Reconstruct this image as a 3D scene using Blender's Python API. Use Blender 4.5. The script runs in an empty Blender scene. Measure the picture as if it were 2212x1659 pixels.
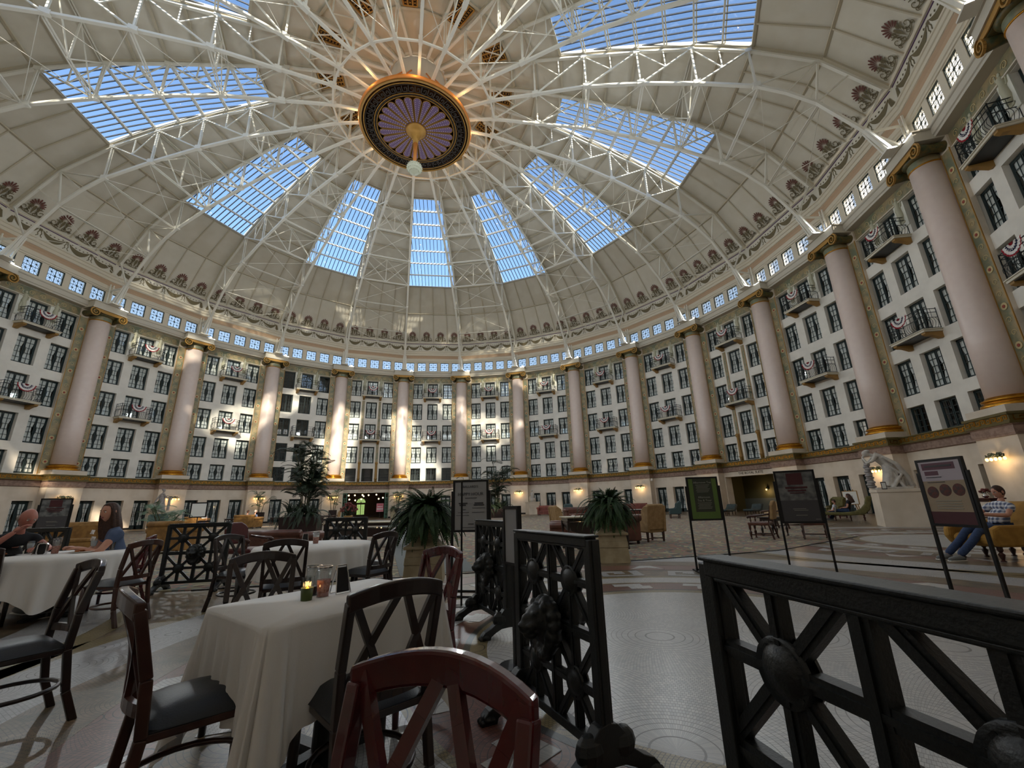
import bpy, bmesh, math, random
from math import pi, sin, cos, tan, radians, sqrt, atan2, hypot
from mathutils import Vector, Matrix, Euler
random.seed(7)
SC = bpy.context.scene; COL = SC.collection
# ---------------- camera
cam = bpy.data.cameras.new('camera'); co = bpy.data.objects.new('camera', cam); COL.objects.link(co)
CR=(0.999580,0.007963,-0.027862); CU=(0.028977,-0.274684,0.961098); CF=(0.000000,0.961502,0.274799)
co.matrix_world = Matrix(((CR[0],CU[0],-CF[0],6.894),(CR[1],CU[1],-CF[1],-25.918),(CR[2],CU[2],-CF[2],1.232),(0,0,0,1)))
cam.sensor_width = 36; cam.lens = 905.836*36/2212; cam.clip_start = .05; cam.clip_end = 500
SC.camera = co
# ---------------- sky, sun, exposure
w = bpy.data.worlds.new('sky'); SC.world = w; w.use_nodes = True; nt = w.node_tree
sky = nt.nodes.new('ShaderNodeTexSky'); sky.sky_type = 'NISHITA'; sky.sun_disc = False
SUN_AZ = radians(292); SUN_EL = radians(25)
sky.sun_elevation = SUN_EL; sky.sun_rotation = pi/2-SUN_AZ; sky.air_density = 1.0; sky.dust_density = .6; sky.ozone_density = 1.2
bg = nt.nodes['Background']; bg.inputs['Strength'].default_value = .44
nt.links.new(sky.outputs[0], bg.inputs[0])
sl = bpy.data.lights.new('sun', 'SUN'); sl.energy = 14; sl.angle = radians(1.2); sl.color = (1, .83, .62)
so = bpy.data.objects.new('sun', sl); COL.objects.link(so)
so.rotation_euler = Vector((-cos(SUN_AZ)*cos(SUN_EL), -sin(SUN_AZ)*cos(SUN_EL), -sin(SUN_EL))).to_track_quat('-Z', 'Y').to_euler()
SC.view_settings.view_transform = 'Standard'; SC.view_settings.look = 'None'
SC.view_settings.exposure = 0.0; SC.view_settings.gamma = 1; SC.view_settings.use_curve_mapping = False
SC.cycles.max_bounces = 14; SC.cycles.diffuse_bounces = 10; SC.cycles.glossy_bounces = 4; SC.cycles.transparent_max_bounces = 24
A0 = radians(165.2327); D15 = radians(15); T75 = tan(radians(7.5))
# ---------------- materials
def lin(c): return tuple((x/255/12.92 if x/255 <= .04045 else ((x/255+.055)/1.055)**2.4) for x in c)+(1,)
MATS = {}
def mat(name, c, rough=.6, metal=0, c2=None, scale=4, bump=0, bscale=40, spec=.4, emit=None, estr=0, detail=3, coat=0):
    if name in MATS: return MATS[name]
    m = bpy.data.materials.new(name); m.use_nodes = True; t = m.node_tree; p = t.nodes['Principled BSDF']
    p.inputs['Base Color'].default_value = lin(c); p.inputs['Roughness'].default_value = rough; p.inputs['Metallic'].default_value = metal
    p.inputs['Specular IOR Level'].default_value = spec; p.inputs['Coat Weight'].default_value = coat
    if c2 is not None or bump:
        tc = t.nodes.new('ShaderNodeTexCoord')
    if c2 is not None:
        n = t.nodes.new('ShaderNodeTexNoise'); n.inputs['Scale'].default_value = scale; n.inputs['Detail'].default_value = detail
        r = t.nodes.new('ShaderNodeValToRGB'); r.color_ramp.elements[0].position = .38; r.color_ramp.elements[1].position = .62
        r.color_ramp.elements[0].color = lin(c); r.color_ramp.elements[1].color = lin(c2)
        t.links.new(tc.outputs['Object'], n.inputs['Vector']); t.links.new(n.outputs['Fac'], r.inputs[0]); t.links.new(r.outputs[0], p.inputs['Base Color'])
    if bump:
        n2 = t.nodes.new('ShaderNodeTexNoise'); n2.inputs['Scale'].default_value = bscale
        b = t.nodes.new('ShaderNodeBump'); b.inputs['Strength'].default_value = bump; b.inputs['Distance'].default_value = .01
        t.links.new(tc.outputs['Object'], n2.inputs['Vector']); t.links.new(n2.outputs['Fac'], b.inputs['Height']); t.links.new(b.outputs[0], p.inputs['Normal'])
    if emit: p.inputs['Emission Color'].default_value = lin(emit); p.inputs['Emission Strength'].default_value = estr
    MATS[name] = m; return m
def glassmat(name, tint=(235,240,242), fac=.08, rough=.02, trans=0):
    m = bpy.data.materials.new(name); m.use_nodes = True; t = m.node_tree; t.nodes.clear()
    o = t.nodes.new('ShaderNodeOutputMaterial'); a = t.nodes.new('ShaderNodeBsdfTransparent'); a.inputs[0].default_value = lin(tint)
    g = t.nodes.new('ShaderNodeBsdfGlossy'); g.inputs['Roughness'].default_value = rough
    x = t.nodes.new('ShaderNodeMixShader'); x.inputs[0].default_value = fac
    last = a
    if trans:
        tr = t.nodes.new('ShaderNodeBsdfTranslucent'); tr.inputs[0].default_value = lin((250,246,235)); y = t.nodes.new('ShaderNodeMixShader'); y.inputs[0].default_value = trans
        t.links.new(a.outputs[0], y.inputs[1]); t.links.new(tr.outputs[0], y.inputs[2]); last = y
    t.links.new(last.outputs[0], x.inputs[1]); t.links.new(g.outputs[0], x.inputs[2]); t.links.new(x.outputs[0], o.inputs[0])
    MATS[name] = m; return m
# ---------------- mesh builder
class MB:
    def __init__(s): s.v = []; s.f = []; s.m = []; s.mi = 0; s.T = None
    def add(s, vs, fs):
        b = len(s.v)
        if s.T is not None: vs = [tuple(s.T @ Vector(p)) for p in vs]
        s.v += [tuple(p) for p in vs]; s.f += [tuple(i+b for i in f) for f in fs]; s.m += [s.mi]*len(fs); return s
    def box(s, x0, x1, y0, y1, z0, z1):
        return s.add([(x,y,z) for z in (z0,z1) for y in (y0,y1) for x in (x0,x1)], [(0,2,3,1),(4,5,7,6),(0,1,5,4),(2,6,7,3),(0,4,6,2),(1,3,7,5)])
    def taper(s, x0,x1,y0,y1,z0,z1,k):   # box whose top is scaled by k about its centre
        cx=(x0+x1)/2; cy=(y0+y1)/2
        vs=[(x,y,z0) for y in (y0,y1) for x in (x0,x1)]+[(cx+(x-cx)*k,cy+(y-cy)*k,z1) for y in (y0,y1) for x in (x0,x1)]
        return s.add(vs, [(0,2,3,1),(4,5,7,6),(0,1,5,4),(2,6,7,3),(0,4,6,2),(1,3,7,5)])
    def bar(s, p, q, a, b=None, up=(0,0,1)):
        p = Vector(p); q = Vector(q); d = (q-p)
        if d.length < 1e-6: return s
        d.normalize(); b = a if b is None else b; u = Vector(up)
        x = d.cross(u)
        if x.length < 1e-4: x = d.cross(Vector((0,1,0)))
        x.normalize(); y = x.cross(d)
        vs = [o+x*(i*a/2)+y*(j*b/2) for o in (p,q) for i,j in ((-1,-1),(1,-1),(1,1),(-1,1))]
        return s.add(vs, [(3,2,1,0),(4,5,6,7),(0,1,5,4),(1,2,6,5),(2,3,7,6),(3,0,4,7)])
    def tube(s, pts, r, n=8, cap=True):
        pts = [Vector(p) for p in pts]; k = len(pts); rr = r if isinstance(r, (list,tuple)) else [r]*k
        vs = []; prev = None
        for i,p in enumerate(pts):
            d = (pts[min(i+1,k-1)]-pts[max(i-1,0)]); d = d.normalized() if d.length > 1e-9 else Vector((0,0,1))
            if prev is None: x = d.cross(Vector((0,0,1))) if abs(d.z) < .95 else d.cross(Vector((0,1,0)))
            else: x = prev - d*prev.dot(d)
            x.normalize(); prev = x; y = d.cross(x)
            vs += [p+(x*cos(2*pi*j/n)+y*sin(2*pi*j/n))*rr[i] for j in range(n)]
        fs = [(i*n+j, i*n+(j+1)%n, (i+1)*n+(j+1)%n, (i+1)*n+j) for i in range(k-1) for j in range(n)]
        if cap: fs += [tuple(range(n))[::-1], tuple((k-1)*n+j for j in range(n))]
        return s.add(vs, fs)
    def lathe(s, prof, n=24, c=(0,0,0), cap=True, a0=0, sq=None):
        vs = []
        for r,z in prof:
            for j in range(n):
                a = a0+2*pi*j/n; vs.append((c[0]+r*cos(a), c[1]+r*sin(a), c[2]+z))
        k = len(prof); fs = [(i*n+j, i*n+(j+1)%n, (i+1)*n+(j+1)%n, (i+1)*n+j) for i in range(k-1) for j in range(n)]
        if cap: fs += [tuple(range(n))[::-1], tuple((k-1)*n+j for j in range(n))]
        return s.add(vs, fs)
    def ball(s, c, r, n=12, k=8):
        rx,ry,rz = r if isinstance(r,(tuple,list)) else (r,r,r)
        vs = [(c[0],c[1],c[2]-rz)]+[(c[0]+rx*sin(pi*i/k)*cos(2*pi*j/n), c[1]+ry*sin(pi*i/k)*sin(2*pi*j/n), c[2]-rz*cos(pi*i/k)) for i in range(1,k) for j in range(n)]+[(c[0],c[1],c[2]+rz)]
        fs = [(0,1+(j+1)%n,1+j) for j in range(n)]+[(1+(i-1)*n+j,1+(i-1)*n+(j+1)%n,1+i*n+(j+1)%n,1+i*n+j) for i in range(1,k-1) for j in range(n)]
        L = len(vs)-1; fs += [(L,1+(k-2)*n+j,1+(k-2)*n+(j+1)%n) for j in range(n)]
        return s.add(vs, fs)
    def prism(s, poly, y0, y1, plane='xz'):
        n = len(poly)
        f = {'xz': lambda a,b,t:(a,t,b), 'xy': lambda a,b,t:(a,b,t), 'yz': lambda a,b,t:(t,a,b)}[plane]
        vs = [f(a,b,y0) for a,b in poly]+[f(a,b,y1) for a,b in poly]
        return s.add(vs, [tuple(range(n)), tuple(range(2*n-1,n-1,-1))]+[(i,i+n,(i+1)%n+n,(i+1)%n) for i in range(n)])
    def sweep(s, prof, hw=None, t=T75):   # (v, z) profile between the two meridian planes of a bay
        n = len(prof); vs = [((-1 if i == 0 else 1)*(v*t if hw is None else hw), v, z) for i in (0,1) for v,z in prof]
        return s.add(vs, [(i,i+1,i+1+n,i+n) for i in range(n-1)])
    def build(s, name, mats=None, parent=None, loc=(0,0,0), rot=(0,0,0), label=None, cat=None, group=None, kind=None, smooth=False, bevel=0, sub=0, remesh=0):
        me = bpy.data.meshes.new(name); me.from_pydata(s.v, [], s.f)
        mats = mats if isinstance(mats,(list,tuple)) else [mats]
        for x in mats: me.materials.append(MATS[x] if isinstance(x,str) else x)
        if len(mats) > 1:
            for p,i in zip(me.polygons, s.m): p.material_index = i
        if smooth:
            for p in me.polygons: p.use_smooth = True
        b = bmesh.new(); b.from_mesh(me); bmesh.ops.recalc_face_normals(b, faces=b.faces); b.to_mesh(me); b.free()
        me.update(); o = bpy.data.objects.new(name, me)
        if remesh:
            r = o.modifiers.new('r','REMESH'); r.mode = 'VOXEL'; r.voxel_size = remesh; r.use_smooth_shade = True
            r = o.modifiers.new('s','SMOOTH'); r.iterations = 4
        return put(o, parent, loc, rot, label, cat, group, kind, bevel, sub)
def put(o, parent=None, loc=(0,0,0), rot=(0,0,0), label=None, cat=None, group=None, kind=None, bevel=0, sub=0):
    COL.objects.link(o); o.parent = parent; o.location = loc; o.rotation_euler = rot if isinstance(rot,(tuple,list,Euler)) else (0,0,rot)
    if label: o['label'] = label
    if cat: o['category'] = cat
    if group: o['group'] = group
    if kind: o['kind'] = kind
    if bevel:
        b = o.modifiers.new('bevel','BEVEL'); b.width = bevel; b.segments = 2; b.limit_method = 'ANGLE'
    if sub:
        b = o.modifiers.new('sub','SUBSURF'); b.levels = sub; b.render_levels = sub
    return o
def empty(name, loc=(0,0,0), rot=0, label=None, cat=None, group=None, kind=None, parent=None):
    return put(bpy.data.objects.new(name, None), parent, loc, rot, label, cat, group, kind)
KIDS = {}
def dup(o, loc=None, rot=None, label=None, group=None, parent=None, depth=0):
    if o not in KIDS: KIDS[o] = list(o.children)
    c = o.copy(); COL.objects.link(c); c.parent = parent
    if loc is not None: c.location = loc
    if rot is not None: c.rotation_euler = rot if isinstance(rot,(tuple,list)) else (0,0,rot)
    if label: c['label'] = label
    if group: c['group'] = group
    for ch in KIDS[o]: dup(ch, parent=c)
    return c
def inst(o, parent, loc=None, rot=None, label=None, name=None):   # a copy of one object under parent
    c = o.copy(); COL.objects.link(c); c.parent = parent
    if name: c.name = name
    if loc is not None: c.location = loc
    if rot is not None: c.rotation_euler = rot
    if label: c['label'] = label
    return c
def bay(k):      # angle to rotate a bay's frame: local x runs along the wall, local y outwards
    return A0-D15*(k+.5)-pi/2
def colrot(k): return A0-D15*k-pi/2
def W(rz, u, v, z=0): return (u*cos(rz)-v*sin(rz), u*sin(rz)+v*cos(rz), z)
ORD = ['first','second','third','fourth','fifth','sixth','seventh','eighth','ninth','tenth','eleventh','twelfth','thirteenth','fourteenth','fifteenth','sixteenth']
# ================================================================= SETTING
mat('plaster_white',(238,234,224),.75,c2=(228,224,214),scale=1.2)
mat('cream_stone',(216,202,182),.45,c2=(226,213,195),scale=1.5,spec=.5)
mat('trim_cream',(214,206,188),.6); mat('trim_grey',(200,194,180),.6); mat('cove_brown',(190,162,134),.6)
mat('ceiling_cream',(218,214,202),.7,c2=(212,207,193),scale=.7); mat('rib_cream',(196,188,168),.6)
mat('steel_white',(226,224,214),.45,spec=.5); mat('gold',(206,150,50),.28,metal=.85,c2=(190,128,40),scale=9); mat('gold_paint',(178,136,70),.5,metal=.3)
mat('ochre_dark',(104,92,52),.45,metal=.2); mat('green_marble',(116,122,98),.4,c2=(164,146,110),scale=2.2,detail=6,spec=.5)
mat('ornament_cream',(196,178,132),.6); mat('ornament_red',(150,72,56),.6); mat('pink_band',(158,134,120),.6,c2=(132,108,96),scale=6)
mat('column_pink',(232,214,204),.35,c2=(229,210,200),scale=3,bump=.05,bscale=90,spec=.5)
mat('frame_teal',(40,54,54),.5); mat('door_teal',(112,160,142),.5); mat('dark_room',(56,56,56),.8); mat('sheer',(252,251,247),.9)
mat('iron',(17,19,18),.42,c2=(24,27,26),scale=5,bump=.15,bscale=120,spec=.5); mat('iron_rail',(40,44,44),.5); mat('slab_white',(214,208,190),.6); mat('corbel_gold',(160,124,68),.5)
mat('paint_olive',(112,102,76),.7); mat('paint_maroon',(104,60,52),.7); mat('paint_line',(92,66,98),.7); mat('relief_grey',(186,184,160),.6); mat('relief_white',(222,222,210),.6)
mat('menu_grey',(60,60,60),.5); mat('bars_dark',(54,58,66),.5); mat('vent_dark',(34,16,12),.8); mat('base_black',(24,22,22),.4)
glassmat('window_glass',(246,248,248),.06); glassmat('roof_glass',(225,236,245),.05); glassmat('lattice_glass',(236,240,246),.06,trans=.35)
RV=30.35; WZ=[(4.45,6.05),(6.70,8.80),(9.62,11.75),(12.50,14.70),(15.42,17.55)]; WU=(-2.05,0,2.05); FL=['second','third','fourth','fifth','sixth']
def grid_wall(mb,u0,u1,z0,z1,v0,v1,holes):
    us=sorted({u0,u1}|{h[0] for h in holes}|{h[1] for h in holes}); zs=sorted({z0,z1}|{h[2] for h in holes}|{h[3] for h in holes})
    for i in range(len(us)-1):
        for j in range(len(zs)-1):
            cu=(us[i]+us[i+1])/2; cz=(zs[j]+zs[j+1])/2
            if not any(h[0]<cu<h[1] and h[2]<cz<h[3] for h in holes): mb.box(us[i],us[i+1],v0,v1,zs[j],zs[j+1])
wallholes=[(u-.68,u+.68,z0,z1) for z0,z1 in WZ for u in WU]
HWR=RV*T75; DOORU=(-2.0,0,2.0)
def make_wall(kind):
    m=MB()
    if kind=='plain': m.box(-HWR,HWR,RV,RV+.5,4.2,18.6)
    else: grid_wall(m,-HWR,HWR,4.2,18.6,RV,RV+.5,wallholes)
    w_=m.build('wall_'+kind,'plaster_white',kind='structure')
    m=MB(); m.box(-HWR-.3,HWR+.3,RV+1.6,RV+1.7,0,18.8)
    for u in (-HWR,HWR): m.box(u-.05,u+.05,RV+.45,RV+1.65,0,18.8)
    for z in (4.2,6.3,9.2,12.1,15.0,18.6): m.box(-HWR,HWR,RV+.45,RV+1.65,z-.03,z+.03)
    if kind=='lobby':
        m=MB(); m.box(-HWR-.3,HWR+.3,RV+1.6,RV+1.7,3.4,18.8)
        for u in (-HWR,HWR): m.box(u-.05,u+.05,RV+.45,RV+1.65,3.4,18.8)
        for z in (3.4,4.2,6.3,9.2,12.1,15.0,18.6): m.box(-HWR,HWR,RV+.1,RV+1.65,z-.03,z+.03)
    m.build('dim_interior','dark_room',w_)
    g=MB()
    if kind=='plain': g.box(-29.75*T75,29.75*T75,29.75,30.3,0,3.6)
    elif kind=='lobby': grid_wall(g,-29.75*T75,29.75*T75,0,3.6,29.75,30.5,[(-2.7,2.7,0,3.05)])
    else: grid_wall(g,-29.75*T75,29.75*T75,0,3.6,29.75,30.3,[(u-.62,u+.62,0,2.45) for u in DOORU])
    g.build('ground_wall','cream_stone',w_)
    if kind!='lobby':
        b=MB(); ed=[-3.9]+([x for u in DOORU for x in (u-.62,u+.62)] if kind!='plain' else [])+[3.9]
        for i in range(0,len(ed),2): b.box(ed[i],ed[i+1],29.72,29.76,0,.16)
        b.build('baseboard','base_black',w_)
    # string course: pink band, gold fret band, ledge
    MB().sweep([(29.75,3.45),(29.62,3.5),(29.62,3.58),(29.6,3.86),(29.5,3.9)]).build('moulding_band','pink_band',w_)
    MB().sweep([(29.5,3.9),(29.40,3.93),(29.40,3.99),(29.45,4.0),(29.45,4.27),(29.38,4.28),(29.38,4.33),(29.8,4.38),(30.4,4.40)]).build('string_course','ochre_dark',w_)
    f=MB(); fret(f,-2.75,2.75,4.01,4.26,29.445); f.build('greek_key','gold',w_)
    # frieze under the entablature
    MB().sweep([(30.28,17.62),(30.28,18.36)],hw=HWR).build('frieze','green_marble',w_)
    o=MB()
    for i in range(-5,6):
        if abs(i*.72)<3.9: scroll(o,i*.72,18.0,.2,30.265,1 if i%2 else -1)
    o.build('frieze_scrolls','ornament_cream',w_)
    MB().sweep([(30.35,17.56),(30.22,17.57),(30.22,17.63),(30.28,17.64)],hw=HWR).build('frieze_moulding','trim_cream',w_)
    MB().sweep([(30.34,18.40),(30.2,18.41),(29.8,18.42),(29.8,18.56),(29.74,18.6),(29.74,18.94),(29.68,18.98),(29.66,19.04),(29.95,19.07)]).build('entablature','trim_grey',w_)
    c=MB(); grid_wall(c,-29.68*T75,29.68*T75,19.0,20.62,29.68,29.95,[((i-2)*1.563-.56,(i-2)*1.563+.56,19.2,20.40) for i in range(5)]); c.build('clerestory_wall','trim_cream',w_)
    MB().sweep([(29.69,20.46),(29.62,20.48),(29.62,20.6),(29.57,20.64),(29.57,20.72),(29.6,20.75),(29.6,20.95),(29.64,21.0)]).build('crown_moulding','trim_cream',w_)
    MB().sweep([(29.64,21.0),(29.61,21.2),(29.54,21.35),(29.54,21.4)]).build('crown_moulding','cove_brown',w_)
    MB().sweep([(29.54,21.4),(29.48,21.42),(29.48,21.52),(29.52,21.55),(29.52,21.68),(29.46,21.72),(29.46,21.95),(29.4,21.98),(29.4,22.08)]).build('crown_moulding','trim_cream',w_)
    MB().sweep([(29.4,22.08),(29.58,22.1),(29.48,23.2)]).build('swag_band','ceiling_cream',w_)
    MB().sweep([(29.48,23.2),(29.40,23.2),(29.36,23.28),(29.42,23.36)]).build('crown_moulding','trim_cream',w_)
    s=MB(); swags(s); s.v=[(x,29.56-(z-22.1)*.0909+(y-29.355),z) for x,y,z in s.v]; s.build('painted_swags','paint_olive',w_)
    l=MB(); l.box(-3.75,3.75,29.45,29.50,23.08,23.14); l.build('painted_line','paint_line',w_)
    return w_
def fret(m,u0,u1,z0,z1,v):
    h=(z1-z0); t=h*.14; n=max(1,int((u1-u0)/(h*1.15))); s=(u1-u0)/n
    for i in range(n):
        a=u0+i*s; pts=[(0,.05),(0,.9),(.8,.9),(.8,.3),(.42,.3),(.42,.62)] if i%2 else [(0,.95),(0,.1),(.8,.1),(.8,.7),(.42,.7),(.42,.4)]
        for p,q in zip(pts,pts[1:]): m.bar((a+p[0]*s,v,z0+p[1]*h),(a+q[0]*s,v,z0+q[1]*h),t,.02,up=(0,1,0))
def scroll(m,u,z,r,v,sg=1,turns=1.25,th=.04,n=12):
    pts=[(u+sg*r*(1-.72*i/n)*cos(2*pi*turns*i/n),v,z+r*(1-.72*i/n)*sin(2*pi*turns*i/n)) for i in range(n+1)]
    for p,q in zip(pts,pts[1:]): m.bar(p,q,th,.012,up=(0,1,0))
def swags(m):
    v=29.355
    for i in range(4):
        a=-3.6+i*1.8
        n=10; up=[];lo=[]
        for j in range(n+1):
            t=j/n; u=a+.12+t*1.56; d=4*t*(1-t); up.append((u,22.88-.26*d)); lo.append((u,22.86-.26*d-.40*d**.7))
        vs=[(u,v,z) for u,z in up]+[(u,v,z) for u,z in lo]
        m.add(vs,[(j,j+1,j+n+2,j+n+1) for j in range(n)])
        for j in range(5):
            scroll(m,a+.35+j*.28,22.86-.05*(j%2)-.10*(1-abs(j-2)/2),.06,v,1,1.1,.025,6)
    for i in range(5):
        u=-3.6+i*1.8
        if i in (0,4):
            m.add([(u-.09+.1*(1 if i==0 else -1),v,22.8),(u+.09+.1*(1 if i==0 else -1),v,22.8),(u+.17,v,22.3),(u,v,22.18),(u-.15,v,22.3)],[(0,1,2,3,4)])
        else:
            m.add([(u-.1,v,22.92),(u+.1,v,22.92),(u+.12,v,22.72),(u-.12,v,22.72)],[(0,1,2,3)])
            for sg in (-1,1):
                pts=[(u+sg*.05,v,22.72),(u+sg*.13,v,22.52),(u+sg*.07,v,22.36),(u+sg*.2,v,22.22)]
                for p,q in zip(pts,pts[1:]): m.bar(p,q,.05,.01,up=(0,1,0))
# ---- window prototypes (origin at the sill's middle, local y outwards)
def make_window(h,curt=True,teal='frame_teal',w=1.22,leaf=5):
    w=1.34 if w==1.22 else w
    e=empty('window_proto',kind='structure'); y=.28
    m=MB(); t=.07
    m.box(-w/2,w/2,y-.03,y+.03,0,t*1.6).box(-w/2,w/2,y-.03,y+.03,h-t,h).box(-w/2,-w/2+t,y-.03,y+.03,0,h).box(w/2-t,w/2,y-.03,y+.03,0,h)
    m.build('frame',teal,e)
    for s in (-1,1):
        m=MB(); x0,x1=(.02,w/2-t) if s>0 else (-w/2+t,-.02)
        m.box(x0,x1,y-.02,y+.02,t,t+.07).box(x0,x1,y-.02,y+.02,h-t-.05,h-t)
        m.box(x0,x0+.045,y-.02,y+.02,t,h-t).box(x1-.045,x1,y-.02,y+.02,t,h-t)
        xm=(x0+x1)/2; m.box(xm-.014,xm+.014,y-.012,y+.012,t,h-t)
        for i in range(1,leaf): z=t+(h-2*t)*i/leaf; m.box(x0,x1,y-.012,y+.012,z-.016,z+.016)
        m.build('sash',teal,e)
        if curt:
            c=MB(); n=8; rows=[(0,.29),(.2,.25),(.42,.15),(.56,.14),(.75,.24),(1,.295)]; vs=[]
            for f,hw in rows:
                for j in range(n+1): vs.append((xm+s*.0+(-hw+2*hw*j/n),y+.05+(.012 if j%2 else -.008),t+.04+(h-2*t-.06)*f))
            c.add(vs,[(r*(n+1)+j,r*(n+1)+j+1,(r+1)*(n+1)+j+1,(r+1)*(n+1)+j) for r in range(len(rows)-1) for j in range(n)])
            c.build('curtain','sheer',e)
    MB().box(-w/2+.03,w/2-.03,y+.024,y+.028,.03,h-.03).build('pane','window_glass',e)
    return e
WP={(i,c):make_window(z1-z0,c,'frame_teal',leaf=4 if i==0 else 5) for i,(z0,z1) in enumerate(WZ) for c in (True,False)}
def make_dark():   # the arcade openings above the lobby
    e=empty('window_proto',kind='structure'); h=1.6
    m=MB(); m.box(-.61,-.55,.1,.16,0,h).box(.55,.61,.1,.16,0,h).box(-.61,.61,.1,.16,h-.06,h); m.build('frame','dark_room',e)
    m=MB(); m.box(-.55,.55,.1,.13,.45,.5).box(-.55,.55,.1,.13,.85,.88); m.build('rail','iron_rail',e)
    MB().box(-.58,.58,.15,.154,.02,h-.02).build('pane','window_glass',e)
    return e
WDARK=make_dark()
def make_door():
    e=empty('door_proto',kind='structure'); h=2.43; y=.36
    m=MB(); m.box(-.6,.6,y-.04,y+.04,h-.08,h).box(-.6,-.53,y-.04,y+.04,0,h).box(.53,.6,y-.04,y+.04,0,h); m.build('door_frame','frame_teal',e)
    for s in (-1,1):
        m=MB(); x0,x1=(.01,.53) if s>0 else (-.53,-.01)
        m.box(x0,x1,y-.02,y+.02,.02,.32).box(x0,x1,y-.02,y+.02,h-.18,h-.08).box(x0,x0+.08,y-.02,y+.02,.02,h-.08).box(x1-.08,x1,y-.02,y+.02,.02,h-.08)
        xm=(x0+x1)/2; m.box(xm-.014,xm+.014,y-.012,y+.012,.3,h-.1)
        for i in range(1,5): z=.32+(h-.5)*i/5; m.box(x0,x1,y-.012,y+.012,z-.014,z+.014)
        m.build('door_leaf','frame_teal',e)
        c=MB(); n=6; rows=[(0,.19),(.45,.07),(.7,.12),(1,.2)]; vs=[]
        for f,hw in rows:
            for j in range(n+1): vs.append((xm+(-hw+2*hw*j/n),y+.05+(.012 if j%2 else -.008),.34+(h-.55)*f))
        c.add(vs,[(r*(n+1)+j,r*(n+1)+j+1,(r+1)*(n+1)+j+1,(r+1)*(n+1)+j) for r in range(len(rows)-1) for j in range(n)]); c.build('curtain','sheer',e)
    MB().box(-.52,.52,y+.024,y+.028,.3,h-.1).build('pane','window_glass',e)
    return e
DOOR=make_door()
def make_clere():
    e=empty('window_proto',kind='structure'); m=MB(); w=.56; h=1.2; y=.07
    m.box(-w,w,y-.03,y+.03,0,.05).box(-w,w,y-.03,y+.03,h-.05,h).box(-w,-w+.05,y-.03,y+.03,0,h).box(w-.05,w,y-.03,y+.03,0,h); m.build('frame','frame_teal',e)
    m=MB(); m.bar((-w,y,h/2),(w,y,h/2),.035,.03,up=(0,1,0)).bar((0,y,0),(0,y,h),.035,.03,up=(0,1,0))
    for cx in (-w/2,w/2):
        for cz in (h*.27,h*.73):
            for a in range(4):
                A=pi*a/4; L=.28 if a%2==0 else .36
                m.bar((cx-cos(A)*L,y,cz-sin(A)*L),(cx+cos(A)*L,y,cz+sin(A)*L),.013,.02,up=(0,1,0))
            m.box(cx-.045,cx+.045,y-.02,y+.02,cz-.045,cz+.045)
    m.box(-.06,.06,y-.02,y+.02,h/2-.06,h/2+.06)
    m.build('lattice','frame_teal',e)
    MB().box(-w+.02,w-.02,y+.03,y+.034,.02,h-.02).build('pane','lattice_glass',e)
    return e
CLERE=make_clere()
# ---- balcony, bunting, figure panel prototypes (origin on the wall at the window's sill)
def make_balcony():
    e=empty('balcony'); 
    MB().box(-1.22,1.22,-.92,0,-.16,-.05).box(-1.27,1.27,-.97,0,-.05,0).build('slab','slab_white',e,bevel=.01)
    MB().box(-.98,.98,-.84,0,-.2,-.16).build('soffit','iron',e)
    for s in (-1,1):
        MB().prism([(0,-.5),(-.12,-.52),(-.3,-.44),(-.5,-.36),(-.72,-.34),(-.86,-.26),(-.86,-.16),(0,-.16)],s*1.03-.13,s*1.03+.13,'yz').build('corbel','corbel_gold',e,bevel=.015)
    r=MB(); H=1.15
    def prof(t): return .0+.13*sin(min(1,t/.5)*pi)*(1 if t<.5 else 0)  # belly near the foot
    path=[(-1.16,0),(-1.16,-.86),(1.16,-.86),(1.16,0)]
    for z,dz in ((.06,0),(H,0),(H*.82,0),(H*.56,0)):
        for p,q in zip(path,path[1:]): r.bar((p[0],p[1],z),(q[0],q[1],z),.03 if z!=H else .045,.025)
    for p,q in zip(path,path[1:]):
        L=hypot(q[0]-p[0],q[1]-p[1]); n=int(L/.13); nx=(q[1]-p[1])/L; ny=-(q[0]-p[0])/L
        for i in range(n+1):
            a=p[0]+(q[0]-p[0])*i/n; b=p[1]+(q[1]-p[1])*i/n
            if i in (0,n): r.bar((a,b,0),(a,b,H+.05),.035)
            else:
                pts=[(a-nx*prof(t)*-1*1.0,b-ny*prof(t)*-1*1.0,.06+(H*.5)*t*1.0) for t in (0,.12,.25,.38,.5)]
                pts=[(a+nx*.13*sin(pi*j/5)*1.0,b+ny*.13*sin(pi*j/5),.06+(H*.56-.06)*j/5) for j in range(6)]
                for u,v in zip(pts,pts[1:]): r.bar(u,v,.014)
                if i%2==0: r.bar((a,b,H*.56),(a,b,H),.014)
    r.build('railing','iron_rail',e)
    return e
BALC=make_balcony()
mat('bunt_white',(232,228,224),.8); mat('bunt_red',(150,24,38),.8); mat('bunt_blue',(30,36,72),.8)
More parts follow.
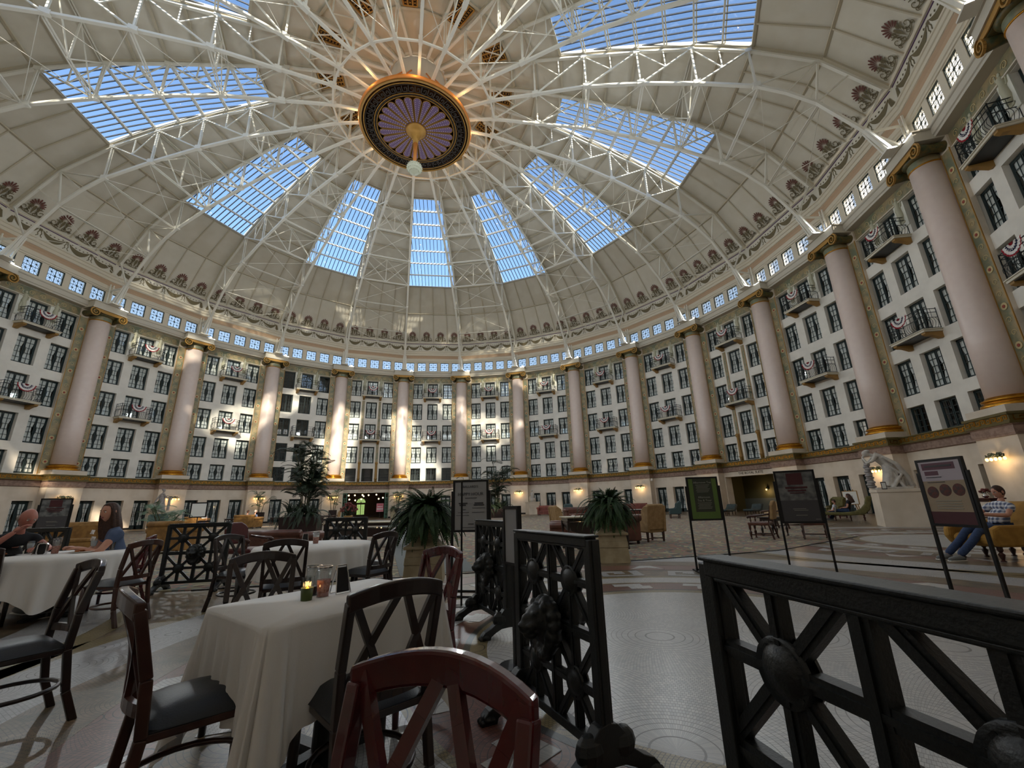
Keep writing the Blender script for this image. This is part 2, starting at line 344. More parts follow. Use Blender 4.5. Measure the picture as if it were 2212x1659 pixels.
def make_bunting():
    e=empty('bunting')
    def fan(r0,r1,n=20,wob=.03):
        vs=[];
        for j in range(n+1):
            a=pi+pi*j/n; z=sin(a); x=cos(a); y=-.02-.03*(j%2)
            vs+= [(x*r0*1.0,y,z*r0),(x*r1,y-.01,z*r1*.98)]
        return vs,[(2*j,2*j+1,2*j+3,2*j+2) for j in range(n)]
    for nm,mt,r0,r1 in (('red_center','bunt_red',.0,.13),('white_band','bunt_white',.13,.25),('blue_band','bunt_blue',.25,.36),('white_band','bunt_white',.36,.5),('red_edge','bunt_red',.5,.58)):
        m=MB(); v,f=fan(r0,r1); m.add(v,f); m.build(nm,mt,e)
    m=MB()
    for j in range(9):
        a=pi+pi*(j+.5)/9; m.box(cos(a)*.305-.02,cos(a)*.305+.02,-.075,-.06,sin(a)*.305-.02,sin(a)*.305+.02)
    m.build('stars','bunt_white',e)
    return e
BUNT=make_bunting()
def make_figure():
    e=empty('figure_panel')
    MB().box(-.36,.36,-.06,0,-1.25,1.0).build('board','relief_white',e)
    m=MB(); y=-.08
    m.ball((0,y,.66),(.085,.05,.11),10,6); m.tube([(0,y,.56),(0,y,.45),(.02,y,.2),(-.02,y,-.1),(.05,y,-.5),(.02,y,-.85)],[.05,.15,.13,.17,.15,.1],8)
    m.tube([(.12,y,.44),(.24,y,.3),(.2,y,.08),(.08,y,.0)],[.05,.04,.04,.03],6).tube([(-.12,y,.44),(-.24,y,.55),(-.2,y,.78)],[.05,.04,.03],6)
    m.tube([(-.05,y,-.1),(-.14,y,-.5),(-.12,y,-.85)],[.12,.08,.05],6).ball((0,y,-.92),(.2,.04,.1),10,5)
    m.build('relief_figure','relief_grey',e,smooth=True)
    return e
FIG=make_figure()
# ---- walls
WALLN=make_wall('normal'); WALLL=make_wall('lobby'); WALLP=make_wall('plain')
VIS=range(-1,14); first={}
def colname(k): return ORD[k] if 0<=k<16 else ('first' if k<0 else ORD[15])
wn=0; dn=0; protos=[]
def bayphrase(k): return 'in the bay right of the %s column'%ORD[k] if 0<=k<13 else ('in the bay left of the first column' if k==-1 else ('in the bay beyond the left picture edge' if k<-1 else 'in the bay above the right picture edge'))
for k in range(24):
    kk=k if k<=13 else k-24
    vis=kk in VIS; lobby=kk in (3,9)
    src=WALLL if lobby else (WALLN if vis else WALLP)
    lab=('cream and white windowed wall '+bayphrase(kk)) if vis else 'cream and white wall behind the viewpoint'
    o=dup(src,rot=bay(k),label=lab); o.name='wall_%d'%(k+1); o['kind']='structure'
    if not vis: continue
    rz=bay(k)
    for fi,(z0,z1) in enumerate(WZ):
        for ui,u in enumerate(WU):
            wn+=1; curt=not(kk==2 and (ui<2 or fi==4)) and not (kk==11 and fi==0) and not (kk==4 and fi==0)
            p=WDARK if (kk==3 and fi==0) else WP[(fi,curt)]
            q=dup(p,W(rz,u,RV,z0),rz,label='%s, %s floor, %s %s'%('dark glazed opening' if p is WDARK else ('curtained casement window' if curt else 'bare casement window'),FL[fi],('left','middle','right')[ui],bayphrase(kk).replace('in the bay','in bay')))
            q.name='window_%d'%wn
            if ui==1 and fi in (2,4):
                t='upper' if fi==4 else 'lower'
                b=dup(BALC,W(rz,u,RV,z0+.02),rz,label='%s iron-railed balcony on gold corbels %s'%(t,bayphrase(kk)),group='balconies on the atrium wall'); b['category']='balcony'
                if kk!=2:
                    b=dup(BUNT,W(rz,u,RV-1.02,z0+1.17),rz,label='red white and blue bunting on %s balcony right of %s column'%(t,colname(kk)) if kk>=0 else 'red white and blue bunting on %s balcony left of first column'%t,group='bunting on the balconies'); b['category']='bunting'
    for s in (-1,1):
        q=dup(FIG,W(rz,s*1.03,RV,17.25),rz,label='white panel with relief figure, %s of top balcony, %s'%('left' if s<0 else 'right',bayphrase(kk).replace('in the bay','in bay')),group='figure panels under the frieze'); q['category']='relief panel'
    for i in range(5):
        wn+=1
        q=dup(CLERE,W(rz,(i-2)*1.563,29.68,19.2),rz,label='%s of five lattice clerestory windows %s'%(ORD[i],bayphrase(kk))); q.name='window_%d'%wn
    if not lobby:
        for i,u in enumerate(DOORU):
            dn+=1; q=dup(DOOR,W(rz,u,29.75,0),rz,label='%s curtained glass door on ground floor %s'%(('left','middle','right')[i],bayphrase(kk))); q.name='door_%d'%dn
for e in list(WP.values())+[WDARK,DOOR,CLERE,BALC,BUNT,FIG,WALLN,WALLL,WALLP]: protos.append(e)
# ---- columns with capitals, pilasters and piers
mat('capital_green',(66,76,52),.45,c2=(110,92,50),scale=5)
def make_column():
    e=empty('column_proto')
    m=MB(); m.lathe([(.76,5.15),(.755,8),(.73,12),(.70,17.55)],36,(0,30,0)); m.build('shaft','column_pink',e,smooth=True)
    m=MB(); m.lathe([(.98,4.72),(1.0,4.78),(.98,4.88),(.86,4.92),(.84,4.98),(.93,5.0),(.94,5.08),(.8,5.12),(.77,5.2)],36,(0,30,0)); m.build('gilded_base','gold',e,smooth=True)
    MB().box(-1.12,1.12,28.92,30.4,4.38,4.72).build('plinth','cream_stone',e,bevel=.01)
    MB().lathe([(.705,17.5),(.72,17.55),(.72,17.85),(.705,17.9)],36,(0,30,0)).build('necking','green_marble',e,smooth=True)
    MB().lathe([(.70,17.88),(.78,17.92),(.9,18.08),(.84,18.14)],36,(0,30,0)).build('echinus','capital_green',e,smooth=True)
    MB().lathe([(.725,17.46),(.74,17.5),(.725,17.54)],36,(0,30,0)).build('gold_ring','gold',e,smooth=True)
    m=MB(); m.prism([(-1.05,18.32),(1.05,18.32),(1.0,18.24),(.8,18.1),(.4,18.05),(-.4,18.05),(-.8,18.1),(-1.0,18.24)],29.05,29.1,'xz'); m.build('volute_band','gold_paint',e)
    MB().box(-.88,.88,29.12,30.5,18.05,18.33).build('cushion','capital_green',e,bevel=.05)
    for s in (-1,1):
        v=MB(); n=26
        for i in range(n):
            a0=pi/2+s*-1*2*pi*1.9*i/n; a1=pi/2+s*-1*2*pi*1.9*(i+1)/n; r0=.39*(1-.85*i/n); r1=.39*(1-.85*(i+1)/n)
            v.bar((s*1.0+r0*cos(a0),29.04,17.98+r0*sin(a0)),(s*1.0+r1*cos(a1),29.04,17.98+r1*sin(a1)),.085*(1-.5*i/n),.1,up=(0,1,0))
        v.build('volute','gold_paint',e)
        MB().lathe([(.3,0),(.26,.3),(.2,.7),(.26,1.1),(.3,1.42)],16).build('volute_roll','capital_green',e,loc=(s*1.0,29.06,17.98),rot=(-pi/2,0,0),smooth=True)
    m=MB(); m.box(-1.3,1.3,28.98,30.6,18.33,18.42).box(-1.22,1.22,29.06,30.6,18.42,18.93).box(-1.32,1.32,28.96,30.0,18.93,19.0); m.build('impost_block','trim_grey',e)
    # pilaster behind with painted border strips
    MB().box(-1.34,1.34,30.26,30.5,4.38,18.36).build('pilaster','cream_stone',e)
    for s in (-1,1):
        a,b=sorted((s*.74,s*1.29)); MB().box(a,b,30.235,30.27,4.5,17.6).build('painted_strip','green_marble',e)
        for x in (a-.03,b): MB().box(x,x+.035,30.21,30.27,4.45,17.65).build('strip_border','gold_paint',e)
        for i in range(7):
            z=5.4+i*1.85
            MB().lathe([(.0,-.035),(.17,-.03),(.17,0)],14).build('rosette_ring','ornament_cream',e,loc=(s*1.02,30.24,z),rot=(-pi/2,0,0))
            MB().lathe([(.0,-.06),(.07,-.05),(.1,0)],10).build('rosette','ornament_red',e,loc=(s*1.02,30.24,z),rot=(-pi/2,0,0))
        m=MB()
        for i in range(6):
            for j in range(2): scroll(m,s*1.02,6.0+i*1.85+j*.6,.16,30.225,1 if (i+j)%2 else -1,1.1,.03,8)
        m.build('strip_scrolls','ornament_cream',e)
    # pier below
    MB().box(-1.12,1.12,29.0,30.2,0,3.48).build('pier','cream_stone',e)
    MB().box(-1.14,1.14,28.98,29.2,0,.16).build('pier_base','base_black',e)
    m=MB(); m.box(-1.16,1.16,28.94,30.0,3.44,3.52).box(-1.18,1.18,28.92,30.0,3.52,3.86).box(-1.24,1.24,28.86,30.0,3.86,3.9); m.build('pier_moulding','pink_band',e)
    m=MB(); m.box(-1.26,1.26,28.8,30.3,3.9,3.99).box(-1.24,1.24,28.84,30.3,3.99,4.27).box(-1.28,1.28,28.78,30.3,4.27,4.38); m.build('pier_cornice','ochre_dark',e)
    m=MB(); fret(m,-1.2,1.2,4.01,4.26,28.835); m.build('greek_key','gold',e)
    m=MB()
    for s in (-1,1):
        fm=MB(); fret(fm,29.0,29.5,4.01,4.26,0); 
        m.add([(s*1.245,x,z) for x,y,z in fm.v],fm.f)
    m.build('greek_key','gold',e)
    return e
COLM=make_column()
for k in range(24):
    kk=k if k<=15 else k-24
    o=dup(COLM,rot=colrot(k),label=('tall pink column with gilded volute capital, %s from the left'%ORD[kk]) if 0<=kk<=13 else 'tall pink column outside the picture, number %d round the ring'%(k+1),group='columns round the atrium'); o.name='column'; o['kind']='structure'
protos.append(COLM)
# colonnettes between the windows of the two lobby bays
def make_strip():
    m=MB(); e=empty('painted_colonnette')
    m.box(-.13,.13,-.05,0,0,10.4); m.build('strip','green_marble',e)
    m=MB(); m.lathe([(.13,0),(.13,.3),(.2,.35),(.12,.45),(.1,2.1),(.17,2.2),(.2,2.35),(.1,2.45)],12,(0,-.12,0)); m.build('colonnette','corbel_gold',e,smooth=True)
    m=MB(); m.box(-.15,-.13,-.06,0,0,10.4).box(.13,.15,-.06,0,0,10.4); m.build('strip_border','gold_paint',e)
    return e
CN=make_strip(); protos.append(CN)
for k,nm in ((3,'over the OFFICE LOBBY opening'),(9,'over the lit lounge opening')):
    for s in (-1,1):
        q=dup(CN,W(bay(k),s*1.03,RV,4.42),bay(k),label='painted gold colonnette strip %s of the middle windows %s'%('left' if s<0 else 'right',nm),group='colonnette strips'); q['category']='wall ornament'
# ================================================================= DOME
SH=[(0,34.6),(2.3,34.4),(4,34.2),(5.6,33.93),(7.7,33.55),(9.5,33.15),(11.45,32.62),(13.08,32.25),(14.78,31.81),(16.58,31.32),(18.36,30.75),(20.12,30.16),(21.75,29.5),(23.4,28.77),(26.87,26.56),(29.5,23.3)]
def shz(r):
    for (a,b),(c,d) in zip(SH,SH[1:]):
        if r<=c: return b+(d-b)*(r-a)/(c-a)
    return SH[-1][1]
def facet(m,r0,r1,f0,f1,off=0):   # part of a bay's shell facet; f in -1..1 across
    P=lambda r,f:(f*r*T75,r,shz(r)+off)
    m.add([P(r0,f0),P(r0,f1),P(r1,f1),P(r1,f0)],[(0,1,2,3)])
def make_shell(sky):
    e=empty('ceiling_proto',kind='structure')
    rows=[(2.3,5.6),(5.6,7.7),(7.7,9.5),(9.5,11.45)]
    if not sky: rows+=list(zip([11.45,13.08,14.78,16.58,18.36,20.12,21.75],[13.08,14.78,16.58,18.36,20.12,21.75,23.4]))
    for a,b in rows:
        m=MB(); facet(m,a,b,-1,1); m.build('ceiling_panel','ceiling_cream',e)
    for a,b in ((23.4,26.87),(26.87,29.5)):
        for i in range(4):
            m=MB(); facet(m,a,b,-1+i*.5,-.5+i*.5); m.build('ceiling_panel','ceiling_cream',e)
    b=MB()
    for r in [5.6,7.7,9.5,11.45]+([] if sky else [13.08,14.78,16.58,18.36,20.12,21.75])+[23.4,26.87]:
        z=shz(r)-.08; b.bar((-r*T75,r,z),(r*T75,r,z),.1,.16,up=(0,1,0))
    b.build('purlins','rib_cream',e)
    for f in (-.5,0,.5):
        b=MB(); pts=[(f*r*T75,r,shz(r)-.05) for r in (23.4,26.87,29.45)]
        for p,q in zip(pts,pts[1:]): b.bar(p,q,.08,.12)
        b.build('rafter','rib_cream',e)
    b=MB(); rr=[2.3,5.6,7.7,9.5,11.45,13.08,14.78,16.58,18.36,20.12,21.75,23.4,26.87,29.5]; pts=[(r*T75,r,shz(r)-.06) for r in rr]
    for p,q in zip(pts,pts[1:]): b.bar(p,q,.2,.2)
    b.build('main_rafter','rib_cream',e)
    pm=MB(); pf=MB(); palm(pf,pm)
    for i in range(4):
        x=(-.75+.5*i)*28.9*T75
        a=pf.build('painted_palmette','paint_olive',e,loc=(x,0,0)) if i==0 else inst(a0,e,(x,0,0))
        c=pm.build('painted_fan','paint_maroon',e,loc=(x,0,0)) if i==0 else inst(c0,e,(x,0,0))
        if i==0: a0,c0=a,c
    if sky:   # grille between the inner purlins
        P=lambda u,r,o:(u,r,shz(r)-o)
        g=MB(); g.add([P(-.45,5.8,.1),P(.45,5.8,.1),P(.62,7.5,.1),P(-.62,7.5,.1)],[(0,1,2,3)]); g.build('vent_opening','vent_dark',e)
        g=MB()
        for p,q in (((-.45,5.8),(.45,5.8)),((-.62,7.5),(.62,7.5)),((-.45,5.8),(-.62,7.5)),((.45,5.8),(.62,7.5)),((-.16,5.8),(-.2,7.5)),((.16,5.8),(.2,7.5))): g.bar(P(*p,.12),P(*q,.12),.09,.06)
        for i in range(7):
            for c in (-1,0,1):
                r=5.95+i*.22; u=c*(.31+.015*i); g.bar(P(u-.08,r,.12),P(u+.08,r+.12,.12),.03,.03); g.bar(P(u+.08,r,.12),P(u-.08,r+.12,.12),.03,.03)
        g.build('vent_grille','gold_paint',e)
    return e
def palm(mf,mp):
    # drawn on the slope between (29.38,23.5) and (28.45,24.6), pushed 2 cm inwards
    v0,z0,v1,z1=29.36,23.44,28.35,24.72; L=hypot(v1-v0,z1-z0); n=Vector((0,-(z1-z0),(v1-v0)))/L*.05
    T=lambda u,s:(u,v0+(v1-v0)*s/L+n.y,z0+(z1-z0)*s/L+n.z)
    def leaf(m,cx,cy,a,r0,r1,w):
        c,s=cos(a),sin(a); pts=[(r0,0),(r0+(r1-r0)*.6,w),(r1-.02,w*.7),(r1,0),(r1-.02,-w*.7),(r0+(r1-r0)*.6,-w)]
        m.add([T(cx+c*x-s*y,cy+s*x+c*y) for x,y in pts],[(0,1,2,3,4,5)])
    for i in range(9):
        a=pi/2+(i-4)*.36; leaf(mp,0,.86,a,.1,.62-.035*abs(i-4),.055)
    def spiral(cx,cy,r,sg,a0,turns=1.3,th=.05,n=14):
        pts=[(cx+r*(1-.8*i/n)*cos(a0+sg*2*pi*turns*i/n),cy+r*(1-.8*i/n)*sin(a0+sg*2*pi*turns*i/n)) for i in range(n+1)]
        for j,(p,q) in enumerate(zip(pts,pts[1:])):
            dx,dy=q[0]-p[0],q[1]-p[1]; l=hypot(dx,dy) or 1; nx,ny=-dy/l*th/2,dx/l*th/2
            mf.add([T(p[0]+nx,p[1]+ny),T(q[0]+nx,q[1]+ny),T(q[0]-nx,q[1]-ny),T(p[0]-nx,p[1]-ny)],[(0,1,2,3)])
    for s in (-1,1):
        spiral(s*.5,.42,.3,s,pi/2); spiral(s*.28,.75,.17,-s,-pi/2); spiral(s*.22,.2,.16,-s,pi/2); spiral(s*.62,.2,.12,s,-pi/2)
        for i in range(4): leaf(mf,s*.12,.18+.14*i,pi/2-s*(.9-.12*i),.02,.3,.05)
    leaf(mf,0,.1,pi/2,0,.75,.09)
    for i in range(11):
        a=pi+pi*i/10; b=pi+pi*(i+1)/10
        if i<10: mf.add([T(.66*cos(a),.28+.26*sin(a)),T(.66*cos(b),.28+.26*sin(b)),T(.6*cos(b),.28+.21*sin(b)),T(.6*cos(a),.28+.21*sin(a))],[(0,1,2,3)])
SHS=make_shell(True); SHN=make_shell(False); protos+=[SHS,SHN]
for k in range(24):
    o=dup(SHS if k%2==0 else SHN,rot=bay(k),label='cream dome segment with painted palmettes %s column'%('right of the %s'%ORD[k] if k<14 else 'beyond the last')); o.name='ceiling_%d'%(k+1); o['kind']='structure'
# ---- skylights in every second bay
def clip(poly,fn):
    out=[]
    for i,p in enumerate(poly):
        q=poly[(i+1)%len(poly)]; a,b=fn(p),fn(q)
        if a>=0: out.append(p)
        if (a>=0)!=(b>=0):
            t=a/(a-b); out.append((p[0]+(q[0]-p[0])*t,p[1]+(q[1]-p[1])*t))
    return out
def make_skylight():
    e=empty('skylight'); R=[11.45,13.08,14.78,16.58,18.36,20.12,21.75,23.4]; s=.42; Z=.12
    for a,b in zip(R,R[1:]):
        for j in range(-8,8):
            u0,u1=j*s,(j+1)*s
            p=clip([(u0,a),(u1,a),(u1,b),(u0,b)],lambda q:q[1]*T75-.12-q[0]); p=clip(p,lambda q:q[1]*T75-.12+q[0]) if len(p)>2 else []
            if len(p)<3: continue
            m=MB(); n=len(p); m.add([(u,r,shz(r)+Z) for u,r in p],[tuple(range(n))]); m.build('pane','roof_glass',e)
    for j in range(-7,8):
        u=j*s; r0=max(11.45,(abs(u)+.12)/T75)
        if r0>=23.3: continue
        rr=[r0]+[r for r in R if r>r0+.05]; m=MB()
        for p,q in zip(rr,rr[1:]): m.bar((u,p,shz(p)+Z-.02),(u,q,shz(q)+Z-.02),.05,.1)
        m.build('glazing_bar','bars_dark',e)
    for i,r in enumerate(R):
        m=MB(); z=shz(r)-.02; h=r*T75-.08; w=.1 if 0<i<7 else .16
        m.bar((-h,r,z),(h,r,z),.14,w,up=(0,1,0))
        if 0<i<7: m.bar((-h,r+.16,z+.03),(h,r+.16,z+.03),.05,.08,up=(0,1,0))
        m.build('cross_bar','steel_white',e)
    for s_ in (-1,1):
        m=MB()
        for p,q in zip(R,R[1:]): m.bar((s_*(p*T75-.1),p,shz(p)+.05),(s_*(q*T75-.1),q,shz(q)+.05),.12,.3)
        m.build('curb','trim_cream',e)
    return e
SKY=make_skylight(); protos.append(SKY)
for k in range(0,24,2):
    q=dup(SKY,rot=bay(k),label='long wedge skylight of glass panes %s'%('above the bay right of the %s column'%ORD[k] if k<14 else ('left of the first column at the top left' if k==22 else 'overhead, %s past the rightmost column'%ORD[(k-14)//2])),group='dome skylights'); q['category']='skylight'
# ---- radial trusses
ND=[(6.1,30.32,33.4),(9.5,29.75,32.95),(13.15,29.2,31.98),(16.7,28.2,31.02),(20.08,27.0,29.98),(23.3,25.62,28.55)]
def make_truss():
    e=empty('roof_truss'); S='steel_white'
    B=[(3.7,30.32),(6.1,30.32)]+[(r,b) for r,b,t in ND[1:]]+[(24.75,24.6),(26.1,23.35),(27.9,20.75),(28.75,18.98)]
    m=MB()
    for p,q in zip(B,B[1:]): m.bar((0,p[0],p[1]),(0,q[0],q[1]),.2,.15)
    m.build('bottom_chord',S,e)
    Tt=[(2.3,34.1)]+[(r,t) for r,b,t in ND]+[(26.75,26.35),(29.3,23.2)]
    m=MB()
    for p,q in zip(Tt,Tt[1:]): m.bar((0,p[0],p[1]),(0,q[0],q[1]),.18,.13)
    m.build('top_chord',S,e)
    for i,(r,b,t) in enumerate(ND):
        m=MB()
        for x in (-.07,.07): m.bar((x,r,b),(x,r,t),.04,.1)
        m.build('post',S,e)
        if i<len(ND)-1:
            r2,b2,t2=ND[i+1]
            m=MB(); m.bar((0,r,b),(0,r2,t2),.09,.09); m.build('diagonal',S,e)
            mx=((r+r2)/2,(b+t2)/2); tm=((r+r2)/2,(t+t2)/2)
            m=MB(); m.bar((0,tm[0],tm[1]),(0,mx[0],mx[1]),.07,.07).bar((0,r,t),(0,mx[0],mx[1]),.06,.06); m.build('sub_strut',S,e)
    m=MB(); m.bar((0,23.3,25.62),(0,26.75,26.35),.09,.09); m.build('diagonal',S,e)
    m=MB(); m.bar((0,26.1,23.35),(0,26.75,26.35),.12,.1); m.build('post',S,e)
    m=MB(); m.bar((0,24.75,24.6),(0,26.75,26.35),.07,.07).bar((0,26.1,23.35),(0,28.0,24.8),.07,.07); m.build('sub_strut',S,e)
    m=MB(); m.bar((0,27.9,20.75),(0,29.3,23.2),.1,.1); m.build('diagonal',S,e)
    m=MB()
    for x in (-.16,.16): m.bar((x,27.9,20.7),(x*1.6,28.7,19.0),.09,.12)
    m.bar((0,27.95,20.62),(0,29.55,18.98),.13,.12); m.build('foot_strut',S,e)
    m=MB(); m.bar((0,28.05,20.55),(0,29.65,20.55),.12,.1); m.build('foot_tie',S,e)
    m=MB()
    for x in (-.12,.12): m.bar((x,29.68,18.98),(x,29.68,21.1),.07,.1)
    m.build('foot_post',S,e)
    MB().box(-.4,.4,28.4,29.9,18.95,19.03).build('shoe_plate',S,e)
    for r,b,t in ND:
        MB().box(-.13,.13,r-.22,r+.22,b-.1,b+.22).build('gusset_plate',S,e); MB().box(-.12,.12,r-.2,r+.2,t-.18,t+.1).build('gusset_plate',S,e)
    return e
TR=make_truss(); protos.append(TR)
for k in range(24):
    q=dup(TR,rot=colrot(k),label='white steel arched truss rising from the %s column'%ORD[k] if k<14 else ('white steel arched truss %s'%('from the column off the left edge' if k==23 else 'overhead at the top, %s past the rightmost column'%ORD[k-14])),group='radial roof trusses'); q['category']='roof truss'
# ---- bracing in the solid bays
def make_brace():
    e=empty('wind_brace'); S='steel_white'; X=lambda s,r,z:(s*r*T75,r,z)
    nodes=[(13.15,29.2),(16.7,28.2),(20.08,27.0),(23.3,25.62),(26.1,23.35)]
    for r,z in nodes:
        m=MB()
        for d in (-.07,.07): m.bar((-r*T75,r+d,z),(r*T75,r+d,z),.05,.08,up=(0,1,0))
        m.build('ring_strut',S,e)
    allr=[(6.1,30.32),(9.5,29.75)]+nodes+[(27.9,20.75)]
    for (r0,z0),(r1,z1) in zip(allr,allr[1:]):
        for s in (-1,1):
            m=MB(); m.bar(X(s,r0,z0),X(-s,r1,z1),.028); m.build('tie_rod',S,e)
    for r,b,t in ((20.08,27.0,29.98),(13.15,29.2,31.98)):
        m=MB(); h=r*T75
        for d in (-.07,.07): m.bar((-h,r+d,t),(h,r+d,t),.05,.08,up=(0,1,0))
        m.build('ring_strut',S,e)
        m=MB(); m.bar((0,r,b),(0,r,t),.09); m.build('post',S,e)
        for s in (-1,1):
            m=MB(); m.bar((0,r,b),(s*h,r,t),.07); m.build('diagonal',S,e); m=MB(); m.bar((0,r,t),(s*h,r,b),.06); m.build('diagonal',S,e)
    return e
BR=make_brace(); protos.append(BR)
for k in range(1,24,2):
    q=dup(BR,rot=bay(k),label='white lattice bracing between trusses %s'%('above the bay right of the %s column'%ORD[k] if k<14 else ('above the bay left of the first column' if k==23 else 'overhead, %s braced bay past the rightmost column'%ORD[(k-15)//2])),group='wind bracing of the dome'); q['category']='roof bracing'
def make_ring():
    e=empty('inner_ring'); m=MB(); r=6.1/cos(radians(7.5))*cos(radians(7.5))
    for k in range(24):
        a=A0-D15*k; b=A0-D15*(k+1); m=MB()
        m.bar((6.1*cos(a),6.1*sin(a),30.3),(6.1*cos(b),6.1*sin(b),30.3),.12,.12); m.build('ring_strut','steel_white',e)
    e['label']='white steel ring of struts tying the trusses around the hub'; e['category']='roof ring'; return e
make_ring()
# ---- hub with the painted disc, lantern and pendant
mat('disc_gold',(176,132,62),.45,metal=.3); mat('disc_olive',(150,134,100),.6,c2=(130,114,82),scale=9); mat('disc_violet',(128,104,146),.5,c2=(104,82,124),scale=20); mat('disc_orange',(204,128,58),.5,metal=.2); mat('disc_dark',(52,44,36),.6)
mat('bead_white',(214,200,206),.5); mat('lamp_shade',(206,208,184),.5)
hub=empty('ceiling_rosette',(0,0,29.39),label='great round painted hub with violet petals at the dome centre',cat='ceiling rosette')
MB().lathe([(4.2,0),(4.28,.12),(4.25,.3),(4.05,.38),(3.9,.7),(3.6,.9)],72).build('rim','disc_orange',hub,smooth=True)
MB().lathe([(4.18,-.03),(4.02,-.05),(4.02,.05)],72,cap=False).build('rim_moulding','disc_gold',hub,smooth=True)
def ring(m,r0,r1,z,n=96):
    m.add([(r*cos(2*pi*j/n),r*sin(2*pi*j/n),z) for j in range(n) for r in (r0,r1)],[(2*j,2*j+1,(2*j+3)%(2*n),(2*j+2)%(2*n)) for j in range(n)])
m=MB(); ring(m,0,4.18,.0); m.build('soffit','disc_olive',hub)
for r0,r1,mt,z in ((4.0,4.12,'disc_dark',-.02),(3.82,3.9,'disc_gold',-.03),(3.72,3.76,'disc_dark',-.02),(3.08,3.14,'disc_gold',-.03),(2.98,3.04,'disc_dark',-.02),(2.88,2.94,'disc_gold',-.035)):
    m=MB(); ring(m,r0,r1,z); m.build('painted_ring',mt,hub)
m=MB()
for i in range(48):
    a=2*pi*i/48; fm=MB(); fret(fm,-.2,.2,-.26,.26,0)
    for p in range(0,len(fm.v)): pass
    m.add([((3.44+z)*cos(a)-x*sin(a),(3.44+z)*sin(a)+x*cos(a),-.02+y) for x,y,z in fm.v],fm.f)
m.build('meander_band','disc_dark',hub)
pet=MB(); P=[]; n=10
P=[(.62,-.05),(1.3,-.13),(2.45,-.265)]+[(2.52+.30*sin(pi*j/n),-.285*cos(pi*j/n)) for j in range(n+1)]+[(2.45,.265),(1.3,.13),(.62,.05)]
pet.prism(P,-.05,-.035,'xy'); po=pet.build('petal','disc_violet',hub)
bd=MB()
for i in range(11):
    r=.9+i*.17
    for s in (-1,1): bd.box(r,r+.05,s*(.03+.012*i)-.02,s*(.03+.012*i)+.02,-.07,-.05)
bo=bd.build('petal_beads','bead_white',po)
ou=MB()
for p,q in zip(P,P[1:]): ou.bar((p[0],p[1],-.05),(q[0],q[1],-.05),.035,.03)
oo=ou.build('petal_outline','disc_gold',po)
for i in range(1,24):
    c=inst(po,hub,rot=(0,0,2*pi*i/24)); inst(bo,c); inst(oo,c)
MB().lathe([(.78,-.04),(.74,-.16),(.5,-.3),(.36,-.55),(.24,-.9),(.17,-1.3)],24).build('pendant_boss','disc_gold',hub,smooth=True)
MB().lathe([(.17,-1.3),(.13,-2.2),(.13,-3.25)],16).build('pendant_rod','disc_orange',hub,smooth=True)
MB().lathe([(.2,-3.25),(.45,-3.32),(.55,-3.5),(.56,-3.65),(.45,-3.85),(.28,-4.02),(.1,-4.1),(.05,-4.16)],24).build('lamp_bowl','lamp_shade',hub,smooth=True)
m=MB()
for i in range(4):
    for j in range(20):
        a=2*pi*j/20; r=(.5,.57,.52,.38)[i]; m.ball((r*cos(a),r*sin(a),(-3.38,-3.58,-3.76,-3.92)[i]),.045,6,4)
m.build('lamp_beads','lamp_shade',hub)
MB().lathe([(2.2,.9),(2.1,1.6),(2.1,5.0)],48,cap=False).build('lantern_drum','trim_grey',hub,smooth=True)
MB().lathe([(2.3,5.02),(.1,5.25)],48).build('lantern_cap','ceiling_cream',hub)
m=MB()
for i in range(24):
    a=A0-D15*i; m.bar((3.75*cos(a),3.75*sin(a),.8),(2.15*cos(a),2.15*sin(a),3.4),.08)
m.build('hub_struts','disc_orange',hub)  # orange of the warm uplight is put into the struts' colour
for i in range(8):
    a=2*pi*i/8+.2; l=bpy.data.lights.new('uplight','POINT'); l.energy=26; l.color=(1,.62,.25); l.shadow_soft_size=.1
    o=bpy.data.objects.new('uplight',l); COL.objects.link(o); o.location=(4.6*cos(a),4.6*sin(a),29.75)
for i in range(8):
    a=2*pi*i/8+.6; l=bpy.data.lights.new('uplight','POINT'); l.energy=14; l.color=(1,.62,.25); l.shadow_soft_size=.1
    o=bpy.data.objects.new('uplight',l); COL.objects.link(o); o.location=(3.0*cos(a),3.0*sin(a),30.6)

# ---- floodlights added on the ledge by every column to raise the interior brightness
mat('lamp_white',(255,246,226),.5,emit=(255,244,220),estr=12)
for k in range(24):
    rz=colrot(k)
    t=empty('floodlight',W(rz,.95,29.35,19.0),rz,label='small bright floodlight added on the ledge above the %s column capital'%ORD[k] if k<14 else 'small floodlight added on the ledge outside the picture, %s one past the last column'%ORD[k-14],cat='lamp',group='added ledge floodlights')
    MB().box(-.12,.12,-.02,.08,.05,.22).box(-.03,.03,0,.05,0,.05).build('housing','menu_grey',t); MB().box(-.1,.1,-.03,-.02,.07,.2).build('lens','lamp_white',t)
    l=bpy.data.lights.new('added_flood','AREA'); l.energy=280; l.color=(.90,.96,1); l.size=.6; l.spread=radians(125)
    o=bpy.data.objects.new('added_flood',l); o.parent=t; COL.objects.link(o); o.location=(0,-.35,.2); o.rotation_euler=(-radians(82),0,0)
